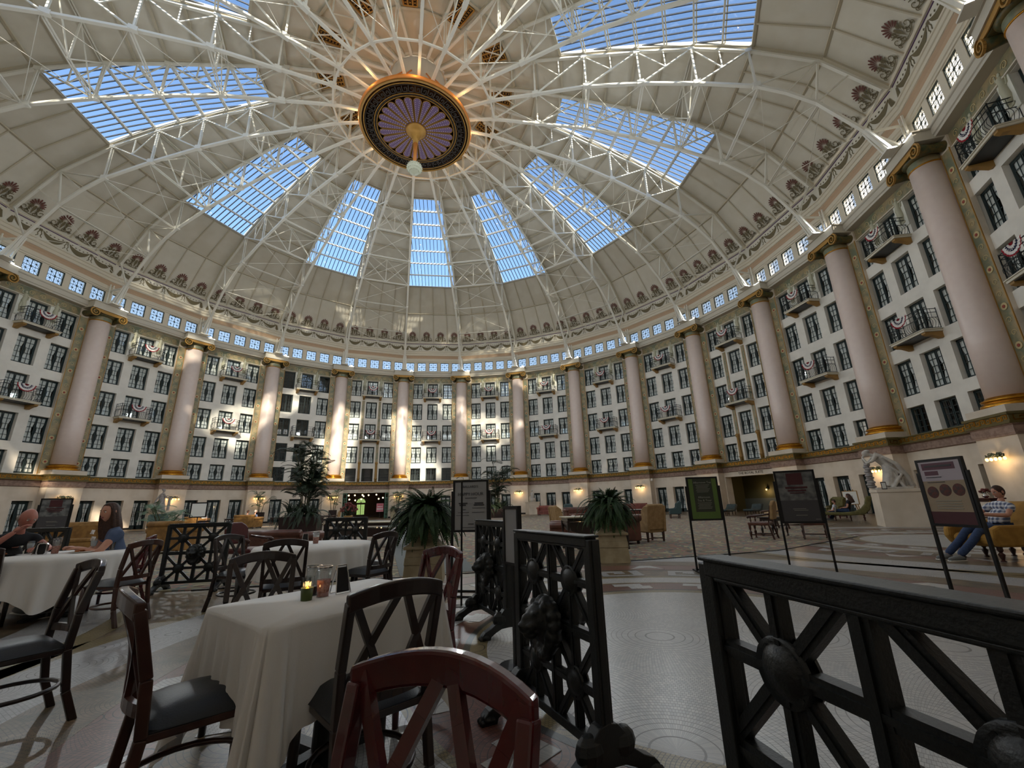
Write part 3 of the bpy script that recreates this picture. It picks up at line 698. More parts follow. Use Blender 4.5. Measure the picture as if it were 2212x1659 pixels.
# ================================================================= FLOOR
def mosaic(name,c1,c2,grout,tile=.022,cell=.9,rough=.3,gb=.5,var=(0,0,0)):
    m=bpy.data.materials.new(name); m.use_nodes=True; t=m.node_tree; p=t.nodes['Principled BSDF']; N=t.nodes.new; Lk=t.links.new
    tc=N('ShaderNodeTexCoord'); vo=N('ShaderNodeTexVoronoi'); vo.inputs['Scale'].default_value=cell; Lk(tc.outputs['Object'],vo.inputs['Vector'])
    sb=N('ShaderNodeVectorMath'); sb.operation='SUBTRACT'; sc=N('ShaderNodeVectorMath'); sc.operation='SCALE'; sc.inputs['Scale'].default_value=1.0
    Lk(tc.outputs['Object'],sb.inputs[0]); Lk(vo.outputs['Position'],sb.inputs[1])
    sp=N('ShaderNodeSeparateXYZ'); Lk(sb.outputs[0],sp.inputs[0])
    ln=N('ShaderNodeVectorMath'); ln.operation='LENGTH'; Lk(sb.outputs[0],ln.inputs[0])
    at=N('ShaderNodeMath'); at.operation='ARCTAN2'; Lk(sp.outputs['Y'],at.inputs[0]); Lk(sp.outputs['X'],at.inputs[1])
    am=N('ShaderNodeMath'); am.operation='MULTIPLY'; sn=N('ShaderNodeMath'); sn.operation='SNAP'; sn.inputs[1].default_value=tile; Lk(ln.outputs['Value'],sn.inputs[0]); sa=N('ShaderNodeMath'); sa.operation='ADD'; sa.inputs[1].default_value=tile*.5; Lk(sn.outputs[0],sa.inputs[0]); Lk(at.outputs[0],am.inputs[0]); Lk(sa.outputs[0],am.inputs[1])
    cb=N('ShaderNodeCombineXYZ'); Lk(am.outputs[0],cb.inputs[0]); Lk(ln.outputs['Value'],cb.inputs[1])
    br=N('ShaderNodeTexBrick'); br.inputs['Scale'].default_value=1; br.inputs['Brick Width'].default_value=tile*1.15; br.inputs['Row Height'].default_value=tile
    br.inputs['Mortar Size'].default_value=tile*.07; br.inputs['Color1'].default_value=lin(c1); br.inputs['Color2'].default_value=lin(c2); br.inputs['Mortar'].default_value=lin(grout); br.inputs['Mortar Smooth'].default_value=.3
    Lk(cb.outputs[0],br.inputs['Vector']); 
    no=N('ShaderNodeTexNoise'); no.inputs['Scale'].default_value=(3.4 if gb>.9 else 1.3); no.inputs['Detail'].default_value=7; Lk(tc.outputs['Object'],no.inputs['Vector'])
    mx=N('ShaderNodeMix'); mx.data_type='RGBA'; mx.blend_type='MULTIPLY'; mx.inputs[0].default_value=gb
    rp=N('ShaderNodeValToRGB'); rp.color_ramp.elements[0].position=.3; rp.color_ramp.elements[1].position=.7; rp.color_ramp.elements[0].color=(.34,.36,.30,1) if gb>.9 else (.66,.65,.62,1); rp.color_ramp.elements[1].color=(1.25,1.02,.9,1) if gb>.9 else (1,1,1,1); Lk(no.outputs['Fac'],rp.inputs[0])
    Lk(br.outputs['Color'],mx.inputs[6]); Lk(rp.outputs[0],mx.inputs[7]); Lk(mx.outputs[2],p.inputs['Base Color'])
    bp=N('ShaderNodeBump'); bp.inputs['Strength'].default_value=.25; bp.inputs['Distance'].default_value=.002; bp.invert=True; Lk(br.outputs['Fac'],bp.inputs['Height']); Lk(bp.outputs[0],p.inputs['Normal'])
    p.inputs['Roughness'].default_value=rough; p.inputs['Specular IOR Level'].default_value=.35; MATS[name]=m
mosaic('mos_grey',(184,184,186),(160,162,164),(110,108,106)); mosaic('mos_white',(200,199,196),(178,179,180),(128,126,124),tile=.026,cell=.6)
mosaic('mos_tan',(150,134,96),(128,116,84),(60,54,44),cell=1.2); mosaic('mos_mix',(134,120,98),(104,98,82),(58,52,46),cell=1.6,gb=.95); mosaic('mos_red',(134,90,78),(108,74,66),(54,44,40),cell=1.4,gb=.6); mosaic('mos_dark',(62,64,64),(46,48,50),(24,24,24))
mat('runner_grey',(112,116,114),.9,c2=(102,106,104),scale=60)
def carpet():
    m=bpy.data.materials.new('carpet'); m.use_nodes=True; t=m.node_tree; p=t.nodes['Principled BSDF']; N=t.nodes.new; Lk=t.links.new
    tc=N('ShaderNodeTexCoord'); v=N('ShaderNodeTexVoronoi'); v.inputs['Scale'].default_value=2.2; n=N('ShaderNodeTexNoise'); n.inputs['Scale'].default_value=3.2; n.inputs['Detail'].default_value=4
    r1=N('ShaderNodeValToRGB'); e=r1.color_ramp.elements; e[0].position=.3; e[0].color=lin((132,128,104)); e[1].position=.7; e[1].color=lin((160,150,124))
    for pos,c in ((.42,(148,118,106)),(.5,(112,118,112)),(.58,(170,158,128))):
        q=e.new(pos); q.color=lin(c)
    r1.color_ramp.interpolation='CONSTANT'
    r2=N('ShaderNodeValToRGB'); r2.color_ramp.elements[0].position=.16; r2.color_ramp.elements[0].color=lin((134,88,80)); r2.color_ramp.elements[1].position=.2; r2.color_ramp.elements[1].color=(1,1,1,1)
    mx=N('ShaderNodeMix'); mx.data_type='RGBA'; mx.blend_type='MULTIPLY'; mx.inputs[0].default_value=.6
    Lk(tc.outputs['Object'],v.inputs['Vector']); Lk(tc.outputs['Object'],n.inputs['Vector']); Lk(n.outputs['Fac'],r1.inputs[0]); Lk(v.outputs['Distance'],r2.inputs[0]); Lk(r1.outputs[0],mx.inputs[6]); Lk(r2.outputs[0],mx.inputs[7]); Lk(mx.outputs[2],p.inputs['Base Color'])
    p.inputs['Roughness'].default_value=.95; p.inputs['Specular IOR Level'].default_value=.1; MATS['carpet']=m
carpet()
fl=MB(); fl.lathe([(0.01,-.3),(44,-.3),(44,0),(0.01,0)],72,cap=False)
fo=fl.build('floor','mos_mix',kind='structure',label='polished grey and tan mosaic floor of the round atrium')
def annulus(r0,r1,z,n=96,th=.004):
    m=MB(); m.lathe([(r0,z-th),(r0,z),(r1,z),(r1,z-th)],n,cap=False); return m
MC=(8.65,-21.6)
def medallion(x,y,full,a0=0):
    for nm,r0,r1,mt,z in (('mosaic_disc',.01,2.05,'mos_white',.006),('mosaic_band',2.05,2.2,'mos_tan',.006),('mosaic_band',2.2,2.26,'mos_dark',.006),('mosaic_band',2.26,2.74,'mos_red',.005),('mosaic_band',2.74,2.80,'mos_tan',.006),('mosaic_band',2.80,3.22,'mos_white',.006),('mosaic_band',3.22,3.34,'mos_tan',.006),
        ('mosaic_band',3.34,4.0,'mos_mix',.005),('mosaic_band',4.0,4.06,'mos_dark',.006),('mosaic_band',4.06,4.6,'mos_red',.005),('mosaic_band',4.6,5.15,'mos_mix',.006),('mosaic_band',5.15,5.9,'mos_grey',.006),('mosaic_band',5.9,6.15,'mos_tan',.005)):
        annulus(r0,r1,z).build(nm,mt,fo,loc=(x,y,0))
    first=None
    for i in range(16):
        a=2*pi*i/16+a0
        if first is None:
            m=MB(); P=[(2.32,-.2),(2.32,.12),(2.5,.12),(2.5,.32),(2.68,.32),(2.68,-.1),(2.52,-.1),(2.52,-.2)]; m.prism(P,.005,.008,'xy'); first=m.build('mosaic_key','mos_white',fo,loc=(x,y,0),rot=(0,0,a))
        else: inst(first,fo,(x,y,0),(0,0,a))
    first=None
    for i in range(20):
        a=2*pi*i/20+a0
        if first is None:
            m=MB(); m.prism([(3.4,-.4),(3.4,.3),(3.9,.3),(3.9,-.12),(3.62,-.12),(3.62,.06),(3.76,.06),(3.76,.18),(3.5,.18),(3.5,-.24),(3.94,-.24),(3.94,-.4)],.005,.008,'xy'); first=m.build('mosaic_key','mos_grey',fo,loc=(x,y,0),rot=(0,0,a))
        else: inst(first,fo,(x,y,0),(0,0,a))
    f2=None
    for i in range(20):
        a=2*pi*(i+.5)/20+a0
        if f2 is None:
            m=MB(); m.prism([(4.12,-.3),(4.3,0),(4.12,.3),(4.54,.1),(4.54,-.1)],.005,.008,'xy'); f2=m.build('mosaic_key','mos_white',fo,loc=(x,y,0),rot=(0,0,a))
        else: inst(f2,fo,(x,y,0),(0,0,a))
    f3=None
    for i in range(28):
        a=2*pi*i/28+a0
        if f3 is None:
            m=MB(); m.prism([(2.32,.18),(2.5,.26),(2.32,.34)],.005,.008,'xy'); f3=m.build('mosaic_key','mos_red',fo,loc=(x,y,0),rot=(0,0,a))
medallion(*MC,True)
for d in (30,-30): 
    a=radians(-68.2+d); medallion(23.27*cos(a),23.27*sin(a),False,.1)
m=MB(); cp=[(1.5,-18.35),(5.88,-17.43),(8.94,-16.49),(13.0,-15.34),(17,-12.6)]
cp=cp+[(21.2*cos(radians(a)),21.2*sin(radians(a))) for a in range(-30,250,8)]+[(21.0*cos(radians(a)),21.0*sin(radians(a))) for a in range(250,262,8)]
cp=[(1.5,-18.35),(5.88,-17.43),(8.94,-16.49),(13.0,-15.34),(17,-12.6)]+[((20.8+1.0*(1 if a>-20 and a<200 else 0))*cos(radians(a)),(20.8+1.0*(1 if a>-20 and a<200 else 0))*sin(radians(a))) for a in range(-30,232,6)]+[(-10.5,-18.1),(-4,-18.9)]
m.prism(cp,0,.016,'xy'); m.build('carpet','carpet',label='patterned rose and olive carpet filling the middle of the atrium',cat='carpet')
m=MB(); m.prism([(4.74,-17.6),(6.12,-17.25),(5.17,-13.24),(-3.51,12.93),(-7.6,20.5),(-9.3,19.9),(-5.93,14.64),(.06,-2.99),(3.26,-12.73)],.016,.022,'xy'); m.build('carpet_runner','runner_grey',label='plain grey carpet runner leading to the OFFICE LOBBY door',cat='carpet')
m=MB()
cpb=cp[:5]
for p,q in zip(cpb,cpb[1:]): m.bar((p[0],p[1],.01),(q[0],q[1],.01),.06,.02)
m.build('carpet_edging','mos_dark',fo)
# ---- the two openings under the wall: lobby and lounge
mat('lobby_wood',(52,28,18),.6,c2=(38,20,14),scale=2); mat('olive_wall',(92,88,58),.7); mat('dado_grey',(110,114,106),.6); mat('bulb',(255,230,180),.5,emit=(255,225,170),estr=9); mat('bulb_soft',(255,214,140),.5,emit=(255,200,110),estr=5)
mat('garden_light',(150,190,110),.5,emit=(170,200,120),estr=.9)  # emission stands in for daylight from the greenery outside
def room(k,wallm,label,depth):
    rz=bay(k); e=empty('wall_room',(0,0,0),rz,label=label,kind='structure')
    m=MB(); m.box(-4.2,4.2,30.5+depth,30.7+depth,0,3.3).box(-4.4,-4.2,30.5,30.7+depth,0,3.3).box(4.2,4.4,30.5,30.7+depth,0,3.3); m.build('room_wall',wallm,e)
    MB().box(-4.4,4.4,30.5,30.7+depth,3.25,3.35).build('room_ceiling','lobby_wood' if wallm=='lobby_wood' else wallm,e)
    return e,rz
e,rz=room(3,'lobby_wood','dark panelled lobby room behind the OFFICE LOBBY opening',9)
for s in (-1,1):
    m=MB(); a,b=(.05,.5) if s>0 else (-.5,-.05); m.box(a,b,39.3,39.4,.35,1.75); m.build('garden_door','garden_light',e)
    m=MB(); 
    for i in range(7): m.box(a,b,39.26,39.3,.35+i*.22,.37+i*.22)
    m.box((a+b)/2-.012,(a+b)/2+.012,39.26,39.3,.35,1.75); m.build('glazing_bars','dark_room',e)
m=MB(); m.prism([(.6*cos(pi*i/12),2.0+.6*sin(pi*i/12)) for i in range(13)],39.3,39.4,'xz'); m.build('fanlight','garden_light',e)
m=MB()
for i in range(1,6): a=pi*i/6; m.bar((0,39.28,2.0),(.6*cos(a),39.28,2.0+.6*sin(a)),.03)
m.build('glazing_bars','dark_room',e)
for i,(u,v,z) in enumerate([(-1.9,33,2.85),(-1.1,34.5,2.9),(-.2,33.5,2.9),(.1,36,2.8),(.6,34,2.88),(1.5,33,2.9),(-1.7,36,2.4),(-.9,37,2.3),(2.0,35,2.4),(-.1,37.5,2.45),(2.4,33.5,2.5)]):
    x=W(rz,u,v,z); t=empty('pendant_lamp',(x[0],x[1],z),rz,label='small lit globe lamp hanging in the lobby, %s of eleven'%ORD[i],cat='lamp',group='lobby lamps')
    MB().ball((0,0,0),.09,8,6).build('globe','bulb',t,smooth=True); MB().box(-.01,.01,-.01,.01,.08,3.25-z).build('stem','gold_paint',t)
l=bpy.data.lights.new('lobby_light','POINT'); l.energy=25; l.color=(1,.75,.45); l.shadow_soft_size=.2; o=bpy.data.objects.new('lobby_light',l); COL.objects.link(o); o.location=W(rz,.3,34.5,2.6)
for s in (-1,1):
    t=empty('door_%d'%(90+s),W(rz,s*2.68,29.9,0),rz+s*radians(62),label='folded-back teal panelled glass door at the %s of the lobby opening'%('left' if s<0 else 'right'),kind='structure')
    m=MB(); w_=.95; sx=-s
    def bx(a,b,c,d,z0,z1): m.box(min(sx*a,sx*b),max(sx*a,sx*b),c,d,z0,z1)
    bx(0,.1,0,.05,0,3.0); bx(w_-.1,w_,0,.05,0,3.0); bx(.1,w_-.1,0,.05,0,.3); bx(.1,w_-.1,0,.05,2.9,3.0); bx(.1,w_-.1,0,.05,2.35,2.45); bx(w_/2-.03,w_/2+.03,0,.05,.3,2.35)
    for i in range(1,6): bx(.1,w_-.1,0,.05,.3+i*.34,.34+i*.34)
    m.build('door_frame','door_teal',t)
    m=MB(); a,b=sorted((sx*.1,sx*(w_-.1))); m.box(a,b,.02,.025,.3,2.9); m.build('pane','window_glass',t)
mat('sign_pink',(226,140,150),.6); mat('sign_red',(176,30,44),.6); mat('letter',(150,104,70),.6); mat('letter_dark',(70,54,44),.6)
def text(s,size,parent,mt,loc,rot=(pi/2,0,0),ext=.004,name='lettering',align='CENTER'):
    c=bpy.data.curves.new(name,'FONT'); c.body=s; c.size=size; c.extrude=ext; c.align_x=align; c.align_y='CENTER'; c.materials.append(MATS[mt]); c.resolution_u=2
    o=bpy.data.objects.new(name,c); me=bpy.data.meshes.new_from_object(o); bpy.data.objects.remove(o); o=bpy.data.objects.new(name,me); return put(o,parent,loc,rot)
for kk,s,mt in ((3,'OFFICE LOBBY','letter'),(9,'THE ROYAL SUITE','letter_dark')):
    rz=bay(kk); t=empty('wall_lettering',W(rz,0,29.74,3.27),rz,label='carved lettering reading %s over the wide opening'%s,cat='lettering')
    text(s,.3,t,mt,(0,-.005,0),ext=.008)
rz=bay(3); t=empty('notice_sign',W(rz,1.75,30.0,0),rz,label='pink and white notice on a stand in the lobby doorway',cat='sign'); MB().box(-.02,.02,0,.04,0,1.6).box(-.2,.2,-.2,.2,0,.03).build('stand','iron',t); MB().box(-.42,.42,-.05,0,.75,1.75).build('board','sign_pink',t); MB().box(-.38,.38,-.06,-.05,1.02,1.15).build('white_stripe','bunt_white',t); MB().box(-.3,.3,-.06,-.05,1.35,1.42).build('white_stripe','bunt_white',t); MB().box(-.3,.3,-.06,-.05,1.52,1.58).build('red_stripe','sign_red',t)
e,rz=room(9,'olive_wall','dim olive-walled lounge room behind the wide opening',3.2)
MB().box(-4.2,4.2,33.6,33.7,0,1.1).build('dado','dado_grey',e); MB().box(.9,1.9,33.55,33.65,1.7,2.6).build('picture','dark_room',e)
def sconce(x,y,z,rz,label,n=5,sz=1.0,e_=1):
    t=empty('wall_sconce',(x,y,z),rz,label=label,cat='sconce',group='wall sconces on the piers')
    MB().lathe([(0,-.04),(.12,-.03),(.12,0)],12).ball((0,-.08,0),(.1,.06,.16),8,6).build('backplate','iron_green',t,rot=(0,0,0))
    m=MB(); h=MB()
    for i in range(n):
        u=(i-(n-1)/2)*.24
        if n>1 and abs(u)>.01:
            m.tube([(0,-.08,.05),(u*.4,-.16,.12),(u*.8,-.2,.02),(u,-.22,.08),(u,-.22,-.02)],[.03,.035,.03,.035,.02],6); scroll(m,u*.6,.08,.1,-.2,1 if u>0 else -1,1.2,.04,8)
        else: m.tube([(0,-.06,0),(0,-.22,.02),(0,-.22,-.02)],.025,6)
        h.ball((u,-.22,-.1),(.06,.06,.075),8,6)
    m.build('scrolled_arms','iron_green',t); h.build('lit_shades','bulb_soft',t,smooth=True)
    if e_: 
        l=bpy.data.lights.new('sconce_light','POINT'); l.energy=14*e_; l.color=(1,.68,.36); l.shadow_soft_size=.08; o=bpy.data.objects.new('sconce_light',l); o.parent=t; COL.objects.link(o); o.location=(0,-.4,-.25)
    return t
mat('iron_green',(62,74,62),.5,metal=.2)
for k in range(0,13):
    rz=colrot(k); sconce(*W(rz,0,28.98,2.62),rz,'scrolled iron sconce with lit shades on pier of the %s column'%ORD[k])
x=W(bay(9),-1.6,33.65,1.95); sconce(*x,bay(9),'small lit sconce inside the dim lounge room',1)
for k in (7,): pass
# ---- security globe under the cornice
x=W(colrot(8),1.5,28.7,3.35); t=empty('security_camera',x,colrot(8),label='small white globe camera under the cornice by the ninth column',cat='camera'); MB().ball((0,0,-.12),.12,10,8).build('globe','bunt_white',t,smooth=True); MB().box(-.04,.04,-.04,.3,-.02,.08).build('bracket','trim_cream',t)
# ================================================================= FURNITURE
def face(dx,dy): return atan2(-dx,dy)
mat('mahog_dark',(30,20,17),.32,c2=(40,24,20),scale=6,spec=.5,coat=.3); mat('mahog_red',(84,20,24),.25,c2=(64,14,18),scale=5,spec=.5,coat=.5); mat('mahog_brown',(70,40,30),.28,c2=(52,28,22),scale=5,coat=.4)
mat('vinyl_black',(24,28,32),.38,spec=.5,bump=.1,bscale=150); mat('linen',(232,230,226),.85,bump=.15,bscale=300); mat('chrome',(210,210,212),.15,metal=1); mat('menu_black',(14,14,15),.4)
def dining_chair(wood,label,x,y,rz,group='dining chairs with crossed slat backs'):
    e=empty('dining_chair',(x,y,0),rz,label=label,cat='chair',group=group); w=.205; H=.90
    m=MB(); m.box(-w,w,-.2,.24,.40,.435); m.build('seat_frame',wood,e,bevel=.008)
    m=MB(); vs=[];n=8
    for i in range(n+1):
        for j in range(n+1):
            a=-1+2*i/n; b=-1+2*j/n; hw=(w+.005)*(1.0+.05*b); vs.append((a*hw,.02+b*.225,.435+.055*(1-a**6)*(1-b**6)+.01*(1-a*a)*(1-b*b)))
    m.add(vs,[(i*(n+1)+j,(i+1)*(n+1)+j,(i+1)*(n+1)+j+1,i*(n+1)+j+1) for i in range(n) for j in range(n)]); m.box(-w-.004,w+.004,-.203,.243,.432,.437); m.build('seat','vinyl_black',e,smooth=True)
    for s in (-1,1):
        m=MB(); m.tube([(s*w,.21,.42),(s*w*1.0,.22,.2),(s*w*1.02,.22,0)],[.026,.024,.018],8); m.build('leg',wood,e,smooth=True)
        pts=[(s*w*.98,-.30,0),(s*w*.98,-.235,.18),(s*w*.96,-.2,.42),(s*w*.98,-.215,.62),(s*w,-.275,H-.03)]
        m=MB()
        for p,q in zip(pts,pts[1:]): m.bar(p,q,.034,.042,up=(0,1,0))
        m.build('leg',wood,e,bevel=.006)
    def back(u,t):   # u -1..1 across, t 0..1 up
        z=.50+t*(H-.5); y=-.205-(.075*t*t)-.045*(1-u*u)
        return (u*w*(.97+.03*t),y,z)
    m=MB(); n=12; vs=[]
    for i in range(n+1):
        u=-1.07+2.14*i/n; p=back(max(-1.05,min(1.05,u)),1.0); dz=.034*(1-u*u)
        for a,b in ((-.016,-.055),(.016,-.055),(.018,.005),(-.018,.005)): vs.append((u*w,p[1]+a,p[2]+b*1.15+dz))
    m.add(vs,[(i*4+j,i*4+(j+1)%4,(i+1)*4+(j+1)%4,(i+1)*4+j) for i in range(n) for j in range(4)]+[(0,1,2,3),(n*4+3,n*4+2,n*4+1,n*4)]); m.build('top_rail',wood,e,bevel=.008)
    m=MB(); n=8
    for i in range(n): m.bar(back(-1+2*i/n,.03),back(-1+2*(i+1)/n,.03),.024,.045,up=(0,0,1))
    m.build('lower_rail',wood,e)
    for (u0,t0),(u1,t1) in (((-.95,.97),(-.12,.05)),((-.05,1.0),(-.95,.05)),((.05,1.0),(.95,.05)),((.95,.97),(.12,.05))):
        m=MB(); pp=[back(u0+(u1-u0)*i/5,t0+(t1-t0)*i/5) for i in range(6)]
        for p,q in zip(pp,pp[1:]): m.bar(p,q,.030,.020,up=(0,1,0))
        m.build('slat',wood,e)
    m=MB(); pts=[(.21*cos(a),.0+.23*sin(a)-.02,.2) for a in [2*pi*i/20 for i in range(21)]]; m.tube(pts,.013,6,cap=False); m.build('hoop_stretcher',wood,e,smooth=True)
    return e
def place(x,y,dx,dy): return x,y,face(dx,dy)
e1=(.61,.79); e2=(.78,-.62)
dining_chair('mahog_brown','brown crossed-slat dining chair at the near left end of the white rectangular table',5.47,-23.77,face(.72,.69))
dining_chair('mahog_dark','black crossed-slat dining chair pushed in on the near side of the white rectangular table',6.19,-23.74,face(-.68,.73))
dining_chair('mahog_red','dark red crossed-slat dining chair closest to the viewer, only its curved back showing',6.60,-25.20,face(-.45,-.89))
dining_chair('mahog_red','dark red crossed-slat dining chair at the far right end of the white rectangular table',6.15,-22.75,face(-.66,-.75))
dining_chair('mahog_dark','black dining chair near left edge, seen from its side on the grey mosaic band',3.74,-22.98,face(-.5,-.87))
dining_chair('mahog_brown','crossed-slat dining chair beside the round table with the two diners, on its near right',2.05,-20.40,face(-.98,.12))
dining_chair('mahog_dark','black crossed-slat dining chair on the far side of the nearest table',5.13,-22.78,face(.5,-.86))
dining_chair('mahog_dark','black crossed-slat dining chair seen edge-on left of the empty round table',3.18,-19.85,face(.95,-.3))
dining_chair('mahog_dark','black crossed-slat dining chair with its back to the viewer at the empty round table',4.28,-20.82,face(-.4,.92))
dining_chair('mahog_dark','black crossed-slat dining chair right of the empty round table, nearer of two',4.95,-20.02,face(-.88,.45))
dining_chair('mahog_dark','black crossed-slat dining chair right of empty round table, farther of two',4.75,-19.3,face(-.9,-.2))
dining_chair('mahog_dark','black dining chair cut by the left edge, seat only in view, at the diners\' table',0.72,-20.72,face(-.5,.8))
dining_chair('mahog_red','red-brown dining chair behind the long-haired woman',1.16,-19.40,face(-.8,-.45))
# ---- cloths
def cloth_rect(lx,ly,zt,label,x,y,rz,drop=.42,corner=.68,seed=1,name='tablecloth'):
    rnd=random.Random(seed); m=MB(); N=560; rows=18; r=.06; pts=[]
    for i in range(N):
        t=i/N*4; s=int(t)%4; f=t-int(t)
        c=[(-lx,-ly),(lx,-ly),(lx,ly),(-lx,ly)]; a=c[s]; b=c[(s+1)%4]
        px,py=a[0]+(b[0]-a[0])*f,a[1]+(b[1]-a[1])*f
        qx=max(-lx+r,min(lx-r,px)); qy=max(-ly+r,min(ly-r,py)); d=hypot(px-qx,py-qy)
        nx,ny=((px-qx)/d,(py-qy)/d) if d>1e-6 else ((0,-1) if s==0 else (1,0) if s==1 else (0,1) if s==2 else (-1,0))
        if d>1e-6: px,py=qx+nx*r,qy+ny*r
        cf=min(f,1-f)*2   # 0 at corner 1 mid-side
        pts.append((px,py,nx,ny,cf,s,f))
    vs=[]
    for j in range(rows+1):
        t=j/rows
        for px,py,nx,ny,cf,s,f in pts:
            k=max(0,1-cf/.38)**1.6; dp=drop+(corner-drop)*k; z=zt-.012*min(1,t*8)-dp*max(0,t-.02)
            fold=sin(cf*19+s*2.1)*.010*(1-k)+(abs(sin(cf*34+s*.3))**.6-.5)*.075*k; out=.006+t*(.018+.10*k)+fold*t*1.3
            ins=-.05*t*(1-k)*sin(cf*3)
            vs.append((px+nx*(out+ins*.3),py+ny*(out+ins*.3),z))
    m.add(vs,[(j*N+i,j*N+(i+1)%N,(j+1)*N+(i+1)%N,(j+1)*N+i) for j in range(rows) for i in range(N)])
    b=len(m.v); m.v.append((0,0,zt+.002)); m.f+= [(i,(i+1)%N,b) for i in range(N)]; m.m+=[0]*N
    return m.build(name,'linen',loc=(x,y,0),rot=(0,0,rz),label=label,cat='tablecloth',smooth=True)
def table_under(shape,lx,ly,x,y,rz,label):
    e=empty('dining_table',(x,y,0),rz,label=label,cat='table'); m=MB()
    if shape=='rect': m.box(-lx+.02,lx-.02,-ly+.02,ly-.02,.72,.75)
    else: m.lathe([(lx-.03,.72),(lx-.03,.75)],32)
    m.build('tabletop','mahog_dark',e); MB().lathe([(.05,.06),(.04,.4),(.06,.72)],12).build('pedestal','iron',e)
    for a in (0,pi/2,pi,3*pi/2):
        MB().bar((0,0,.05),(.3*cos(a),.3*sin(a),.02),.07,.04).build('foot','iron',e)
    return e
def cloth_round(R,zt,label,x,y,seed=1,drop=.42,tips=4,ph=.4):
    m=MB(); N=192; rows=14; vs=[]
    for j in range(rows+1):
        t=j/rows
        for i in range(N):
            a=2*pi*i/N; k=(.5+.5*cos(tips*(a-ph)))**3; dp=drop+.2*k
            fold=(sin(a*17+seed)*.6+sin(a*29+seed*2)*.4)*.055*t
            r=R+.01+(.02 if t>0 else 0)+.03*t+fold; vs.append((r*cos(a),r*sin(a),zt-.01*min(1,t*8)-dp*max(0,t-.02)))
    m.add(vs,[(j*N+i,j*N+(i+1)%N,(j+1)*N+(i+1)%N,(j+1)*N+i) for j in range(rows) for i in range(N)])
    b=len(m.v); m.v.append((0,0,zt+.002)); m.f+=[(i,(i+1)%N,b) for i in range(N)]; m.m+=[0]*N
    return m.build('tablecloth','linen',loc=(x,y,0),label=label,cat='tablecloth',smooth=True)
TZ=.762
ra=atan2(.79,.61)
cloth_rect(.50,.36,TZ,'white tablecloth with pointed corner folds on the nearest rectangular table',5.87,-23.36,ra,.40,.70); table_under('rect',.50,.36,5.87,-23.36,ra,'rectangular table hidden under the nearest white cloth')
cloth_round(.74,TZ,'white cloth on the empty round table in the middle of the dining area',4.05,-19.62,2,.36,4,.3); table_under('round',.74,.74,4.05,-19.62,0,'round table under the white cloth without diners')
cloth_round(.70,TZ,'white cloth on the round table where two people eat',.86,-20.0,5,.40,4,-.9); table_under('round',.70,.7,.86,-20.0,0,'round table under the diners\' white cloth')
cloth_rect(.4,.4,TZ,'white cloth corner cut off by the left picture edge',3.86,-24.02,ra-.1,.45,.6,3); table_under('rect',.4,.4,3.86,-24.02,ra-.1,'table under the cloth at the left picture edge')
# ---- table things
glassmat('clear_glass',(238,240,240),.12); mat('green_cup',(70,82,34),.35); mat('flame',(255,150,30),.5,emit=(255,140,20),estr=14); mat('sachets',(196,140,124),.8,c2=(150,90,80),scale=60); mat('paper',(226,224,216),.8)
def jar(x,y,z,rz,label,h=.155,r=.042,fill=.09,fm='sachets',group='sugar jars'):
    t=empty('sugar_jar',(x,y,z),rz,label=label,cat='jar',group=group); MB().lathe([(r*.8,0),(r,h),(r-.003,h),(r*.8-.003,.004)],20,cap=False).build('glass','clear_glass',t,smooth=True); MB().lathe([(r*.74,.004),(r*.9,fill)],16).build('contents',fm,t)
    MB().lathe([(r+.003,h-.004),(r+.003,h+.004),(r-.003,h+.004),(r-.003,h-.004)],20,cap=False).build('rim','chrome',t)
def candle(x,y,z,label):
    t=empty('candle_cup',(x,y,z),0,label=label,cat='candle holder'); MB().lathe([(.028,0),(.032,.065),(.029,.065),(.025,.006)],18,cap=False).build('cup','green_cup',t,smooth=True); MB().lathe([(.025,.004),(.025,.03)],14).build('wax','paper',t)
    MB().ball((0,0,.05),(.009,.009,.02),8,6).build('flame','flame',t)
    MB().lathe([(.03,.066),(.033,.12),(.032,.12),(.029,.066)],18,cap=False).build('glass','clear_glass',t)
    l=bpy.data.lights.new('candle_light','POINT'); l.energy=.25; l.color=(1,.55,.2); l.shadow_soft_size=.02; o=bpy.data.objects.new('candle_light',l); COL.objects.link(o); o.parent=t; o.location=(0,0,.075)
def cardholder(x,y,z,rz,label,h=.15):
    t=empty('card_holder',(x,y,z),rz,label=label,cat='card holder'); 
    m=MB()
    for s in (-1,1):
        m.bar((-.045,s*.035,0),(-.03,0,h),.005); m.bar((.045,s*.035,0),(.03,0,h),.005); m.bar((-.045,s*.035,.003),(.045,s*.035,.003),.005)
    m.bar((-.03,0,h),(.03,0,h),.005); m.build('wire_frame','chrome',t)
    MB().add([(-.04,-.03,.01),(.04,-.03,.01),(.028,-.004,h-.01),(-.028,-.004,h-.01)],[(0,1,2,3)]).build('card','menu_black',t)
candle(5.752,-23.435,TZ,'lit green candle cup on the nearest rectangular table')
jar(5.80,-23.345,TZ,0,'chrome-rimmed jar of pink sugar packets beside the candle, front one',.155,.04,.09); jar(5.72,-23.30,TZ,0,'chrome-rimmed glass jar behind the candle on the nearest table',.155,.04,.05,'menu_black')
cardholder(5.86,-23.25,TZ,.9,'wire card holder standing right of the sugar jars on the nearest table')
jar(4.02,-19.55,TZ,0,'glass sugar jar on the empty round table',.16,.045,.09); cardholder(3.92,-19.66,TZ,.3,'black card holder beside the jar on the empty round table')
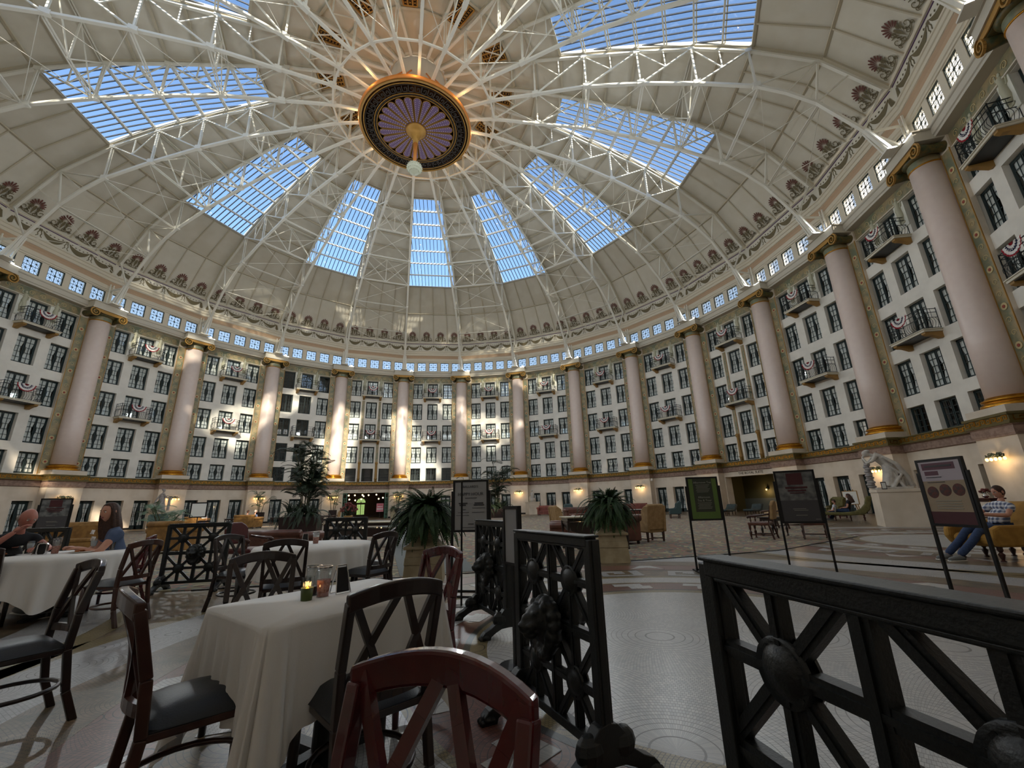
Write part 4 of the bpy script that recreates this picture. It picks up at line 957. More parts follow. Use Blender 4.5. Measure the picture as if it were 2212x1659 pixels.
def goblet(x,y,label,fm=None,h=.17,r=.042):
    t=empty('goblet',(x,y,TZ),0,label=label,cat='glass',group='glasses on the diners\' table'); MB().lathe([(.034,0),(.03,.004),(.006,.01),(.006,.05),(.03,.07),(r,.12),(r-.006,h)],18).build('glass','clear_glass',t,smooth=True)
    if fm: MB().lathe([(.026,.072),(r-.006,.12),(r-.006,.14)],16).build('drink',fm,t)
mat('cola',(30,12,8),.2); mat('water',(190,200,205),.1); mat('food',(176,104,46),.7,c2=(120,60,30),scale=40)
goblet(.36,-19.95,'water goblet on the left of the diners\' table','water'); goblet(1.02,-19.75,'water goblet in front of the long-haired woman','water'); goblet(.52,-19.75,'tall glass behind the black card stand',None,.2)
t=empty('tumbler',(1.17,-19.62,TZ),0,label='tumbler of dark cola in front of the long-haired woman',cat='glass'); MB().lathe([(.033,0),(.04,.14),(.037,.14),(.03,.005)],18,cap=False).build('glass','clear_glass',t); MB().lathe([(.029,.006),(.036,.12)],16).build('drink','cola',t)
cardholder(.56,-20.02,TZ,.5,'black tent card holder on the diners\' table',.16); jar(.74,-19.98,TZ,0,'tall sugar jar on the diners\' table',.19,.045,.1); 
t=empty('square_lantern',(.64,-20.05,TZ),.4,label='octagonal chrome-framed napkin lantern on the diners\' table',cat='lantern'); m=MB()
P8=[(-.03,0),(.03,0),(.045,.02),(.045,.12),(.03,.14),(-.03,.14),(-.045,.12),(-.045,.02)]
for p,q in zip(P8,P8[1:]+P8[:1]): m.bar((p[0],0,p[1]),(q[0],0,q[1]),.012,.04,up=(0,1,0))
m.build('frame','chrome',t); MB().prism(P8,.005,.01,'xz').build('panel','menu_black',t)
def plate(x,y,label,r=.13,fd=True,mt='paper'):
    t=empty('plate',(x,y,TZ+.003),0,label=label,cat='plate',group='plates on the diners\' table'); MB().lathe([(r*.6,0),(r,.014),(r,.018),(r*.6,.006)],28).build('dish',mt,t)
    if fd:
        m=MB(); 
        for i in range(7): m.ball((r*.4*cos(i*2.1)*(i%3)/2,r*.4*sin(i*2.1)*(i%3)/2,.022),(.03,.025,.014),8,5)
        m.build('food','food',t,smooth=True)
plate(1.05,-19.92,'white plate of food before the long-haired woman'); plate(.22,-20.12,'dark plate of food before the bald man',.15,True,'menu_black')
# ---- iron railing panels
def lionhead(m,s):
    def el(c,r,n=12,k=8): m.ball((c[0]*1.18,s*c[1]*1.25,c[2]*1.2),tuple(q*1.22 for q in r),n,k)
    el((0,.05,.0),(.085,.05,.095)); el((0,.09,.02),(.06,.055,.065)); el((0,.14,-.005),(.035,.045,.032)); el((0,.125,.025),(.028,.045,.028)); el((0,.125,-.04),(.03,.035,.018)); el((0,.175,.005),(.016,.012,.01),8,5)
    for q in (-1,1):
        el((q*.05,.08,.075),(.02,.015,.026),8,6); el((q*.028,.125,.035),(.012,.012,.011),8,5); el((q*.032,.135,.0),(.02,.03,.02),8,5); el((q*.03,.115,.052),(.024,.02,.012),8,5)
    for i in range(14):
        a=2*pi*i/14; el((.085*cos(a),.045,.095*sin(a)-.005),(.028,.04,.03),7,5)
    for i in range(11):
        a=pi+pi*(i-.5)/10; el((.07*cos(a),.06,.11*sin(a)-.02),(.02,.035,.035),7,5)
def railing(x,y,rz,label,w=.84,z0=.12,z1=1.065):
    e=empty('iron_railing',(x,y,0),rz,label=label,cat='railing',group='black iron railing panels with lion masks'); h=w/2; t=.055; I='iron'
    H=z1-z0; zm=(z0+z1)/2; q=H/4; xq=h/2
    def bar(n,p,r,a=.036,b=.036):
        m=MB(); m.bar((p[0],0,p[1]),(r[0],0,r[1]),a,b,up=(0,1,0)); 
        d=Vector((r[0]-p[0],r[1]-p[1])).normalized(); 
        for s in (-1,1): m.bar((p[0],s*b*.5,p[1]),(r[0],s*b*.5,r[1]),a*.35,b*.3,up=(0,1,0))
        return m.build(n,I,e)
    MB().box(-h,h,-.035,.035,z1-t,z1-.012).box(-h-.012,h+.012,-.045,.045,z1-.012,z1).box(-h+.02,h-.02,-.028,.028,z1-t-.012,z1-t).build('top_rail',I,e,bevel=.004)
    MB().box(-h,h,-.03,.03,z0,z0+t*.8).build('bottom_rail',I,e,bevel=.004)
    for s in (-1,1): MB().box(s*h-t/2,s*h+t/2,-.033,.033,z0,z1-.02).box(s*h-t/2-.006,s*h+t/2+.006,-.018,.018,z0,z1-.02).build('post',I,e,bevel=.004)
    bar('vertical_bar',(0,z0),(0,z1-.03),.046,.04)
    for s in (-1,1): bar('vertical_bar',(s*xq,z0),(s*xq,z1-.03),.04,.034)
    for z in (z0+q,zm,z1-q): bar('cross_bar',(-h,z),(h,z),.04 if z!=zm else .05,.036)
    for s in (-1,1):
        for zc in (z0+q,z1-q):
            for a,b in ((-1,-1),(-1,1),(1,-1),(1,1)): bar('diagonal_bar',(s*xq,zc),(s*xq+a*(xq-.02),zc+b*(q-.03)),.038,.03)
            m=MB()
            for d in (-1,1): m.lathe([(.0,.035),(.045,.03),(.068,.012),(.078,.008),(.078,-.012),(.0,-.012)],20); 
            vs=m.v; m2=MB()
            for d in (-1,1): m2.lathe([(.001,.030),(.03,.026),(.052,.016),(.062,.005),(.074,.012),(.078,.0)],22,cap=False); m2.v[-22*6:]=[(vx,d*(vz+.012),vy) for vx,vy,vz in m2.v[-22*6:]]
            m2.build('boss',I,e,loc=(s*xq,0,zc),smooth=True)
    m=MB(); lionhead(m,1); lionhead(m,-1); m.build('lion_mask',I,e,loc=(0,0,zm),smooth=True,remesh=.007)
    for s in (-1,1):
        m=MB(); P=[(0,.26),(.05,.25),(.1,.2),(.13,.14),(.19,.10),(.25,.075),(.28,.045),(.275,.0),(.2,.0),(.19,.03),(.14,.06),(.08,.085),(0,.09)]
        P=P+[(-a,b) for a,b in P[-2:0:-1]]; m.prism(P,s*h-.035,s*h+.035,'yz')
        for d in (-1,1): m.ball((s*h,d*.245,.03),(.05,.05,.032),10,6); m.ball((s*h,d*.09,.16),(.05,.075,.07),10,6); [m.ball((s*h+j*.025,d*.285,.018),(.014,.022,.018),6,5) for j in (-1,0,1)]
        m.build('lion_paw_foot',I,e,bevel=.006)
    return e
def rail_between(a,b,label,w=.86):
    cx,cy=(a[0]+b[0])/2,(a[1]+b[1])/2; return railing(cx,cy,atan2(b[1]-a[1],b[0]-a[0]),label,w)
rail_between((6.92,-22.92),(7.27,-23.62),'black iron railing panel with lion mask, standing right of the nearest table',.80)
rail_between((6.44,-20.62),(6.79,-21.36),'black iron railing panel with lion mask, second one farther back beside the small sign',.82)
rail_between((7.485,-24.55),(7.69,-25.40),'black iron railing panel filling the lower right corner, closest to the viewer',.88)
rail_between((1.03,-18.45),(1.9,-18.25),'black iron railing panel with lion mask beyond the left dining chairs',.9)
rail_between((3.1,-17.05),(3.95,-17.3),'black iron railing panel behind the empty round table',.9)
rail_between((-1.4,-18.6),(-.35,-18.75),'black iron railing panel between the bald man and the long-haired woman',.95)
# ---- sign stands
mat('sign_green',(92,116,56),.6); mat('sign_dkgreen',(58,62,50),.6); mat('sign_grey',(150,150,150),.7); mat('sign_photo',(72,74,74),.6,c2=(120,120,118),scale=9,detail=6); mat('sign_maroon',(74,34,38),.6); mat('sign_sand',(150,132,108),.6); mat('sign_mauve',(96,62,72),.6); mat('dish_a',(96,46,34),.6,c2=(60,44,40),scale=25); mat('ink',(72,70,72),.7); mat('ink_light',(150,150,138),.7); mat('sign_lilac',(170,160,166),.6)
def signstand(a,b,label,kind,w=.55,z0=.88,z1=1.61,loop=True):
    cx,cy=(a[0]+b[0])/2,(a[1]+b[1])/2; rz=atan2(b[1]-a[1],b[0]-a[0]); e=empty('sign_stand',(cx,cy,0),rz,label=label,cat='sign',group='tall black framed sign stands'); h=w/2
    m=MB(); m.box(-h,h,-.02,.02,z0-.03,z0).box(-h,h,-.02,.02,z1-.03,z1).box(-h,-h+.03,-.02,.02,z0,z1-.03).box(h-.03,h,-.02,.02,z0,z1-.03); m.build('frame','menu_black',e)
    for s in (-1,1): MB().box(s*(h+.015)-.015,s*(h+.015)+.015,-.015,.015,.02,z1-.16).build('post','menu_black',e)
    m=MB()
    for y in (-.2,.2): m.box(-h-.03,h+.03,y-.015,y+.015,0,.03)
    for s in (-1,1): m.box(s*(h+.015)-.015,s*(h+.015)+.015,-.2,.2,0,.03)
    m.build('base','menu_black',e)
    y=-.012; W_=w-.06; H_=z1-z0-.03
    def pb(n,mt,x0,x1,t0,t1,d=0): MB().box(x0*W_/2,x1*W_/2,y-.003-d,y-d,z0+t0*H_,z0+t1*H_).build(n,mt,e)
    def lines(mt,rows):
        m=MB()
        for t,x0,x1,th in rows: m.box(x0*W_/2,x1*W_/2,y-.008,y-.005,z0+t*H_-th/2,z0+t*H_+th/2)
        m.build('print_lines',mt,e)
    MB().box(-h+.02,h-.02,y,.012,z0,z1-.02).build('backing','menu_black',e)
    TX=lambda s,sz,t,mt: text(s,sz,e,mt,(0,y-.008,z0+t*H_),ext=.001)
    if kind=='green':
        pb('poster','sign_green',-1,1,0,1); pb('text_panel','sign_dkgreen',-.68,.68,.17,1,.002)
        TX('Afternoon Tea',.052,.9,'ink_light'); TX('Afternoon',.05,.53,'ink_light'); TX('Tea & Tour',.052,.45,'ink_light'); lines('ink_light',[(.84-.035*i,-.5+.05*(i%2),.5-.07*(i%3),.006) for i in range(6)]+[(.39-.035*i,-.5+.06*(i%2),.5-.05*(i%3),.006) for i in range(5)])
    elif kind=='photo':
        pb('poster','sign_photo',-1,1,0,1); pb('red_title','sign_maroon',-.45,.42,.74,.98,.002); pb('dark_lower','ink',-1,1,0,.42,.001); lines('sign_maroon',[(.68,-.6,.6,.03),(.62,-.5,.5,.025),(.57,-.4,.4,.015)]); lines('ink_light',[(.25,-.4,.3,.006),(.22,-.35,.4,.006),(.12,-.3,.3,.006),(.04,.7,.95,.006)])
    elif kind=='food':
        pb('poster','sign_sand',-1,1,0,1); pb('upper','sign_lilac',-1,1,.68,1,.001); pb('title_band','sign_mauve',-.85,.75,.86,.97,.002); pb('title_band','sign_mauve',-.78,-.1,.77,.84,.002); pb('lower_band','sign_maroon',-1,1,0,.19,.002); lines('ink',[(.92,-.7,.6,.02),(.74,-.75,0,.008),(.66,-.75,.1,.006)]); lines('ink_light',[(.36-.04*i,-.6,.6,.006) for i in range(4)])
        for i,(cx_,tz) in enumerate(((-.62,.5),(0,.53),(.62,.53))): MB().lathe([(.0,-.004),(.068,-.002),(.07,0)],20).build('dish_picture','dish_a',e,loc=(cx_*W_/2,y-.003,z0+tz*H_),rot=(-pi/2,0,0))
    elif kind=='happy':
        pb('poster','sign_grey',-1,1,0,1); TX("BALLARD'S",.05,.9,'ink'); TX('HAPPY HOUR',.066,.74,'ink'); lines('ink',[(.66,-.35,.4,.008),(.55,-.75,-.2,.02),(.55,.25,.8,.02),(.51,.2,.85,.02),(.51,-.7,-.3,.02),(.45,.1,.9,.006),(.42,-.6,-.3,.006),(.36,-.8,-.1,.006),(.36,.1,.85,.006),(.3,-.9,-.1,.006),(.12,-.15,.2,.014),(.05,-.6,.4,.005)])
    return e
signstand((10.03,-18.0),(10.58,-18.05),'black sign stand with green poster reading Afternoon Tea & Tour','green')
signstand((11.19,-18.77),(11.68,-19.04),'black sign stand with dark photo poster and red title square','photo',.56,.84,1.63)
signstand((12.03,-20.45),(12.04,-21.0),'black sign stand with poster of three food dishes, at the right','food',.56,.86,1.62)
signstand((5.95,-19.3),(6.5,-19.43),'black sign stand with grey HAPPY HOUR poster beside the fern','happy',.56,.88,1.6)
t=empty('pole_stand',(6.17,-20.04,0),.2,label='thin black single-pole stand in front of the HAPPY HOUR sign',cat='stand'); MB().box(-.09,.09,-.09,.09,0,.012).build('base_plate','menu_black',t); MB().box(-.012,.012,-.012,.012,.012,1.56).build('pole','menu_black',t)
t=empty('narrow_sign',(6.86,-22.13,0),radians(-58),label='small narrow framed sign on a pole between two railing panels',cat='sign'); MB().lathe([(.13,0),(.13,.012),(.02,.02)],24,(0,0,0)).build('base_plate','menu_black',t); MB().box(-.014,.014,-.014,.014,.012,.76).build('pole','menu_black',t)
m=MB(); m.box(-.12,.12,-.02,.02,.74,.76).box(-.12,.12,-.02,.02,1.19,1.215).box(-.12,-.1,-.02,.02,.76,1.19).box(.1,.12,-.02,.02,.76,1.19); m.build('frame','menu_black',t); MB().box(-.1,.1,-.012,.012,.76,1.19).build('board','sign_grey',t)
# ---- ferns on stone urns
mat('urn_stone',(178,164,134),.6,c2=(160,146,116),scale=5); mat('fern_green',(48,78,30),.6,c2=(30,52,20),scale=3); mat('palm_dark',(28,40,26),.6,c2=(40,54,32),scale=4); mat('palm_pale',(120,140,116),.6,c2=(90,116,90),scale=4); mat('cane',(70,66,40),.6); mat('trough',(40,22,18),.5); mat('flower_red',(132,70,64),.7,c2=(100,50,50),scale=20); mat('soil',(40,30,22),.9)
def frond(L,droop,rise,n=20,lw=.07,rnd=random,mt='fern_green',name='frond',gap=.8,lt=.35,parent=None,stem=.004):
    m=MB(); pts=[]; x=z=0; a=rise
    for i in range(n+1):
        pts.append((x,z)); d=L/n; x+=cos(a)*d; z+=sin(a)*d; a-=droop/n
    m.tube([(p[0],0,p[1]) for p in pts[::3]+[pts[-1]]],[stem]*len(pts[::3])+[stem*.3],4)
    for i in range(2,n):
        t=i/n; w=lw*(1-t)**.6*min(1,.4+t*3)*(1+.2*rnd.random()); p=pts[i]; q=pts[i+1] if i<n else pts[i]; d=(q[0]-p[0],q[1]-p[1]); l=hypot(*d) or 1; d=(d[0]/l,d[1]/l)
        for s in (-1,1):
            hw=L/n*gap*.5; b=(p[0],0,p[1]); tip=(p[0]+d[0]*w*lt,s*w,p[1]+d[1]*w*lt-.15*w); mid=((b[0]+tip[0])/2,s*w*.5,(b[2]+tip[2])/2)
            m.add([b,(mid[0]-d[0]*hw,mid[1],mid[2]-d[1]*hw+.002),tip,(mid[0]+d[0]*hw,mid[1],mid[2]+d[1]*hw)],[(0,1,2,3)])
    me=m.build(name,mt,parent); return me
def fernball(t,cz,n,L0,mt='fern_green',seed=1,proto=None):
    rnd=random.Random(seed)
    vs=[frond(L0*f,dr,ri,26,.085*L0/.6,rnd,mt,gap=1.1) for f,dr,ri in ((1.15,2.1,.95),(1.0,1.5,1.25),(1.4,2.6,.75),(.8,1.0,1.4),(1.4,1.9,.35),(1.35,1.4,0.0),(1.3,1.1,-.3))]
    for i in range(n):
        s=rnd.choice(vs); c=inst(s,t,(rnd.uniform(-.08,.08),rnd.uniform(-.08,.08),cz+rnd.uniform(-.08,.05)),(rnd.uniform(-.3,.3),rnd.uniform(-.25,.25),rnd.uniform(0,2*pi)))
        k=rnd.uniform(.8,1.15); c.scale=(k,k,k)
    for v in vs: bpy.data.objects.remove(v)
def urn(x,y,rz,label,fl_label,n=130,L0=.62,seed=1,hp=.72):
    t=empty('stone_urn',(x,y,0),rz,label=label,cat='urn',group='stone urns with ferns')
    MB().taper(-.33,.33,-.33,.33,0,.3,.93).build('plinth','urn_stone',t,bevel=.008); MB().taper(-.315,.315,-.315,.315,.3,.42,.97).build('band','urn_stone',t,bevel=.008)
    MB().taper(-.30,.30,-.30,.30,.42,hp-.08,.95).build('die','urn_stone',t,bevel=.008); MB().box(-.33,.33,-.33,.33,hp-.08,hp-.03).build('cap','urn_stone',t,bevel=.012)
    MB().lathe([(.42,-.03),(.34,.02),(.24,.1),(.2,.14)],4,(0,0,hp),a0=pi/4).build('shoulder','urn_stone',t)
    MB().lathe([(.2,.1),(.22,.13),(.19,.17),(.14,.2),(.2,.28),(.26,.4),(.28,.5),(.3,.52),(.26,.53)],28,(0,0,hp)).build('bowl','urn_stone',t,smooth=True)
    f=empty('potted_fern',(x,y,0),rz,label=fl_label,cat='fern',group='ferns on stone urns'); MB().lathe([(.22,hp+.45),(.24,hp+.53)],16).build('soil','soil',f); fernball(f,hp+.50,n,L0,seed=seed)
urn(5.30,-18.12,.1,'square stone urn pedestal behind the red chair, left of the HAPPY HOUR sign','large dark fern left of the HAPPY HOUR sign',300,.60,3,.62)
urn(8.92,-16.32,-.1,'square stone urn pedestal in front of the leather sofa','large green fern in front of the leather sofa, beyond the near railing',260,.56,5,.62)
urn(W(bay(3),3.1,27.6)[0],W(bay(3),3.1,27.6)[1],.3,'small stone urn at the right of the lobby door','small fern right of the lobby door',60,.6,6,.6)
urn(W(bay(3),-1.9,26.6)[0],W(bay(3),-1.9,26.6)[1],.3,'small stone urn at the left of the lobby door','small fern left of the lobby door',60,.6,7,.6)
def palmtree(x,y,label,plabel,H=4.2,n=46,L=1.2,seed=1,bw=(.95,.7),bh=.85,mt='palm_dark',canes=7,under=60):
    rnd=random.Random(seed); t=empty('planter_box',(x,y,0),rnd.uniform(-.2,.2),label=plabel,cat='planter',group='dark planter boxes')
    MB().taper(-bw[0],bw[0],-bw[1],bw[1],0,bh,1.06).build('box','trough',t,bevel=.02); MB().box(-bw[0]*1.08,bw[0]*1.08,-bw[1]*1.08,bw[1]*1.08,bh-.08,bh).build('rim','trough',t)
    p=empty('potted_palm',(x,y,0),0,label=label,cat='palm',group='tall potted palms'); MB().box(-bw[0]*.9,bw[0]*.9,-bw[1]*.9,bw[1]*.9,bh-.05,bh+.02).build('soil','soil',p)
    vs=[frond(L*f,dr,ri,18,.40,rnd,mt,gap=.8,lt=1.2,stem=.012) for f,dr,ri in ((1,1.9,1.0),(.85,1.4,.8),(1.1,2.2,1.2),(.9,1.2,1.3))]
    tips=[]
    for i in range(canes):
        a=rnd.uniform(0,2*pi); r=rnd.uniform(.1,.45); top=(rnd.uniform(.3,1.0)*cos(a),rnd.uniform(.3,.9)*sin(a),bh+(H-bh)*rnd.uniform(.5,.9)); pts=[(r*cos(a)*.6,r*sin(a)*.6,bh),(r*cos(a),r*sin(a),(bh+top[2])/2),top]
        MB().tube(pts,[.035,.03,.02],6).build('cane','cane',p); tips.append(pts)
    for i in range(n):
        q=rnd.choice(tips); f=rnd.uniform(.25,1); a,b=(q[1],q[2]) if f>.5 else (q[0],q[1]); g=(f-.5)*2 if f>.5 else f*2; l=[a[j]+(b[j]-a[j])*g for j in range(3)]
        c=inst(rnd.choice(vs),p,l,(rnd.uniform(-.4,.4),rnd.uniform(-.2,.2),rnd.uniform(0,2*pi))); k=rnd.uniform(.7,1.15); c.scale=(k,k,k)
    for v in vs: bpy.data.objects.remove(v)
    if under:
        u=empty('trailing_greenery',(x,y,0),0,label='green foliage spilling over the %s'%plabel,cat='plant',group='greenery in planter boxes'); fernball(u,bh+.22,under*2,1.0,'palm_dark' if mt=='palm_dark' else 'fern_green',seed+50)
        for c in u.children: c.location.x+=rnd.uniform(-bw[0],bw[0])*.8; c.location.y+=rnd.uniform(-bw[1],bw[1])*.8
palmtree(-5.3,-.9,'tall dark palm left of the lobby opening','dark planter box behind the round tables',5.3,150,1.3,2)
palmtree(5.1,16.3,'tall airy palm right of the HAPPY HOUR sign','dark planter box right of the HAPPY HOUR sign',5.9,90,1.5,4,(1.1,.9),.8)
palmtree(1.6,21.5,'slim palm half hidden behind the HAPPY HOUR sign','planter box hidden behind the HAPPY HOUR sign',4.6,26,1.2,9,(.6,.6),.6,under=0)
for kk,nm in ((2,'third'),(3,'fourth'),(4,'fifth')):
    x,y,_=W(colrot(kk),0,28.0)
    palmtree(x,y,'pale feathery palm on the pier of the %s column'%nm,'white pot below the %s column'%nm,3.6,22,1.0,20+kk,(.35,.35),1.1,'palm_pale',4,0)
palmtree(-17.0,-8.6,'pale arching palm at the left edge behind the bald man','pot of the arching palm at the left edge',3.4,16,2.4,31,(.4,.4),.5,'palm_pale',4,0)
palmtree(-9.9,-4.9,'soft green bushy palm beyond the left railing','pot beyond the left railing',1.9,22,.9,33,(.35,.35),.4,'palm_pale',4,0)
# ================================================================= LOUNGE, STATUES, PEOPLE
mat('leather_brown',(98,58,44),.4,c2=(78,44,32),scale=4,spec=.5); mat('leather_red',(138,80,68),.4,c2=(118,64,56),scale=5); mat('velvet_gold',(146,108,56),.8,c2=(122,88,44),scale=6); mat('mustard',(172,130,58),.8,c2=(152,112,48),scale=6); mat('fabric_tan',(158,128,88),.8,c2=(140,112,74),scale=8); mat('fabric_green',(112,104,60),.8,c2=(94,88,50),scale=8)
mat('leather_teal',(52,72,72),.5); mat('leather_maroon',(76,28,28),.35); mat('stone_top',(170,160,136),.4); mat('leather_slate',(60,72,70),.45,c2=(46,56,56),scale=6)
def turned(m,x,y,z0,z1,r=.025): 
    h=z1-z0; m.lathe([(r*.7,z0),(r*1.3,z0+.06*h),(r*.6,z0+.14*h),(r,z0+.3*h),(r*1.4,z0+.5*h),(r*.6,z0+.62*h),(r*1.2,z0+.75*h),(r*1.2,z1)],10,(x,y,0))
def legs4(e,w,d,h,wood,kind='taper',y0=0):
    for sx in (-1,1):
        for sy in (-1,1):
            m=MB(); x,y=sx*w,y0+sy*d
            if kind=='turned': turned(m,x,y,0,h,.03)
            elif kind=='splay': m.bar((x+sx*.03,y+sy*.05,0),(x,y,h),.045)
            else: m.taper(x-.02,x+.02,y-.02,y+.02,0,h,1.5)
            m.build('leg',wood,e)
def wing(x,y,rz,label,fab='fabric_tan',wood='mahog_brown',group='wing chairs'):
    e=empty('wing_chair',(x,y,0),rz,label=label,cat='chair',group=group)
    legs4(e,.29,.27,.30,wood); 
    m=MB(); 
    for sx in (-1,1): m.bar((sx*.29,-.27,.1),(sx*.29,.27,.1),.025)
    m.bar((-.29,-.27,.12),(.29,-.27,.12),.025); m.build('stretcher',wood,e)
    MB().box(-.31,.31,-.29,.32,.28,.38).build('seat_base',fab,e,bevel=.02); MB().box(-.26,.26,-.2,.33,.38,.48).build('seat',fab,e,bevel=.04)
    m=MB(); m.prism([(-.2,.36),(-.33,.36),(-.44,1.08),(-.36,1.12),(-.28,1.05)],-.3,.3,'yz'); m.build('backrest',fab,e,bevel=.03)
    for s in (-1,1):
        a,b=sorted((s*.27,s*.345)); MB().prism([(-.38,.3),(-.46,1.06),(-.3,1.06),(-.14,.95),(-.1,.72),(-.02,.66),(.3,.64),(.33,.3)],a,b,'yz').build('wing_arm',fab,e,bevel=.025)
    return e
def sofa(x,y,rz,label,fab='leather_brown',w=1.0,hb=.78,ha=.6,tuft=True,group='leather sofas'):
    e=empty('sofa',(x,y,0),rz,label=label,cat='sofa',group=group); d=.42
    for sx in (-1,1):
        for sy in (-1,1): MB().lathe([(.03,0),(.05,.05),(.035,.12)],10,(sx*(w-.1),sy*(d-.08),0)).build('foot','mahog_dark',e)
    MB().box(-w+.08,w-.08,-d+.1,d,.1,.34).build('seat_base',fab,e,bevel=.03)
    n=2 if w>.7 else 1
    for i in range(n):
        a=-w+.16+i*(2*w-.32)/n; MB().box(a+.005,a+(2*w-.32)/n-.005,-d+.2,d+.02,.33,.46).build('seat_cushion',fab,e,bevel=.04)
    MB().box(-w+.05,w-.05,-d,-d+.2,.1,hb-.06).build('backrest',fab,e,bevel=.05); MB().tube([(-w+.05,-d+.06,hb-.07),(w-.05,-d+.06,hb-.07)],.1,12).build('back_roll',fab,e,smooth=True)
    for s in (-1,1):
        a,b=sorted((s*(w-.02),s*(w-.17))); MB().box(a,b,-d+.05,d,.1,ha-.06).build('armrest',fab,e,bevel=.03); MB().tube([(s*(w-.06),-d+.05,ha-.07),(s*(w-.06),d+.01,ha-.07)],.105,12).build('arm_roll',fab,e,smooth=True)
    if tuft:
        m=MB(); k=int(2*w/.17)
        for r in range(3):
            for i in range(k): m.ball((-w+.2+(i+(r%2)*.5)*(2*w-.4)/k,-d+.205,.5+.09*r),(.018,.012,.018),6,4); m.ball((-w+.2+(i+(r%2)*.5)*(2*w-.4)/k,-d-.005,.4+.12*r),(.018,.012,.018),6,4)
        m.build('tufted_buttons','leather_maroon',e)
    return e
def armchair(x,y,rz,label,fab='fabric_tan',seat='leather_brown',wood='mahog_brown',hb=1.12,group='carved armchairs'):
    e=empty('carved_armchair',(x,y,0),rz,label=label,cat='chair',group=group)
    for s in (-1,1):
        m=MB(); turned(m,s*.28,.25,0,.42,.03); m.build('leg',wood,e); m=MB(); m.bar((s*.28,-.36,0),(s*.27,-.26,.45),.045); m.build('leg',wood,e)
        m=MB(); turned(m,s*.28,.2,.46,.66,.02); m.tube([(s*.27,-.26,.72),(s*.3,0,.68),(s*.31,.22,.67),(s*.31,.28,.63)],[.025,.03,.035,.04],8); m.build('armrest',wood,e,smooth=True)
    m=MB(); m.bar((-.28,0,.14),(.28,0,.14),.03); 
    for s in (-1,1): m.bar((s*.28,-.33,.14),(s*.28,.25,.14),.03)
    m.build('stretcher',wood,e)
    MB().box(-.3,.3,-.28,.3,.4,.5).build('seat',seat,e,bevel=.03)
    P=[(-.27,.58),(.27,.58),(.27,hb-.12),(.2,hb-.05),(.1,hb),(-.1,hb),(-.2,hb-.05),(-.27,hb-.12)]
    m=MB(); m.T=Matrix.Translation((0,-.28,.0))@Matrix.Rotation(radians(8),4,'X'); m.prism(P,-.04,.05,'xz'); m.build('backrest',fab,e,bevel=.025)
    for s in (-1,1): MB().bar((s*.25,-.26,.44),(s*.25,-.38,hb-.15),.03).build('back_post',wood,e)
    return e
def chaise(x,y,rz,label,fab,h=.95,L=1.9,person=None,group='chaise longues',tufts=False):
    e=empty('chaise_longue',(x,y,0),rz,label=label,cat='chaise longue',group=group)
    # local y: foot at +, raised back at -
    pts=[(L/2,.44),(L*.3,.40),(0,.38),(-L*.2,.42),(-L*.33,.55),(-L*.42,.75),(-L*.47,h-.05),(-L*.55,h-.02),(-L*.60,h-.12)]
    lo=[(-L*.56,h-.2),(-L*.5,.5),(-L*.38,.28),(-L*.1,.24),(L*.3,.26),(L/2,.30)]
    MB().prism(pts+lo,-.34,.34,'yz').build('upholstery',fab,e,bevel=.05)
    for sx in (-1,1):
        for sy in (-.36,-.1,.2,.42):
            m=MB(); turned(m,sx*.27,sy*L,0,.3,.028); m.build('leg','mahog_brown',e)
    if tufts:
        m=MB()
        for i in range(7):
            for j in range(4): 
                y=-L*.2+i*L*.1; m.ball((-.24+j*.16,y,.405),(.02,.02,.012),6,4)
        m.build('tufted_buttons','iron',e)
    return e
def table_small(x,y,rz,label,w=.5,d=.35,h=.72,wood='mahog_dark',top='mahog_dark',legs='turned',cat='table',name='side_table'):
    e=empty(name,(x,y,0),rz,label=label,cat=cat); MB().box(-w,w,-d,d,h-.035,h).build('tabletop',top,e,bevel=.01); MB().box(-w+.05,w-.05,-d+.05,d-.05,h-.12,h-.035).build('apron',wood,e)
    legs4(e,w-.07,d-.07,h-.1,wood,legs); return e
# right side of the lounge
wing(11.0,-12.2,face(-.35,.9),'tan wing chair seen from behind, right of the large fern')
wing(8.85,-6.9,face(.75,.3),'tan wing chair seen from its side, beyond the near railing, left of the large fern','fabric_tan')
wing(17.4,3.2,face(-.9,.2),'dark blue-green wing chair at the far right of the tufted red sofa','leather_teal')
wing(11.2,9.2,face(.1,-1),'dark blue high-backed chair at the far pier, left one of two','leather_teal'); wing(13.0,8.3,face(.1,-1),'dark blue high-backed chair at the far pier, right one of two','leather_teal')
sofa(8.45,-11.3,face(-1,.1),'brown leather sofa end left of the large fern urn','leather_brown',.75); sofa(9.95,-12.6,face(.9,.4),'brown leather sofa behind the large fern urn','leather_brown',.55,.86,.8)
sofa(11.2,4.6,face(.2,-1),'brown leather sofa back in the far middle of the lounge','leather_brown',.95,.86,.75)
sofa(17.0,12.5,face(-.2,-1),'tufted red leather sofa facing the viewer far behind the fern','leather_red',1.5,.95,.75); sofa(10.1,19.0,face(-.3,-1),'small tufted sofa beside the far seated statue','leather_red',.95,.95,.8)
e=table_small(9.0,-13.9,.1,'dark carved table with pale stone top in front of the leather sofa',.85,.45,.86,'mahog_dark','stone_top'); 
m=MB(); m.prism([(-.8,.72),(.8,.72),(.7,.5),(.45,.42),(-.45,.42),(-.7,.5)],-.38,.38,'xz'); m.build('carved_apron','mahog_dark',e)
m=MB(); 
for s in (-1,1): scroll(m,s*.55,.14,.13,-.4,s,1.3,.03,10)
m.build('iron_scroll','iron',e)
t=table_small(17.0,11.3,.1,'low table with white top before the tufted red sofa',.6,.35,.5,'mahog_dark','paper')
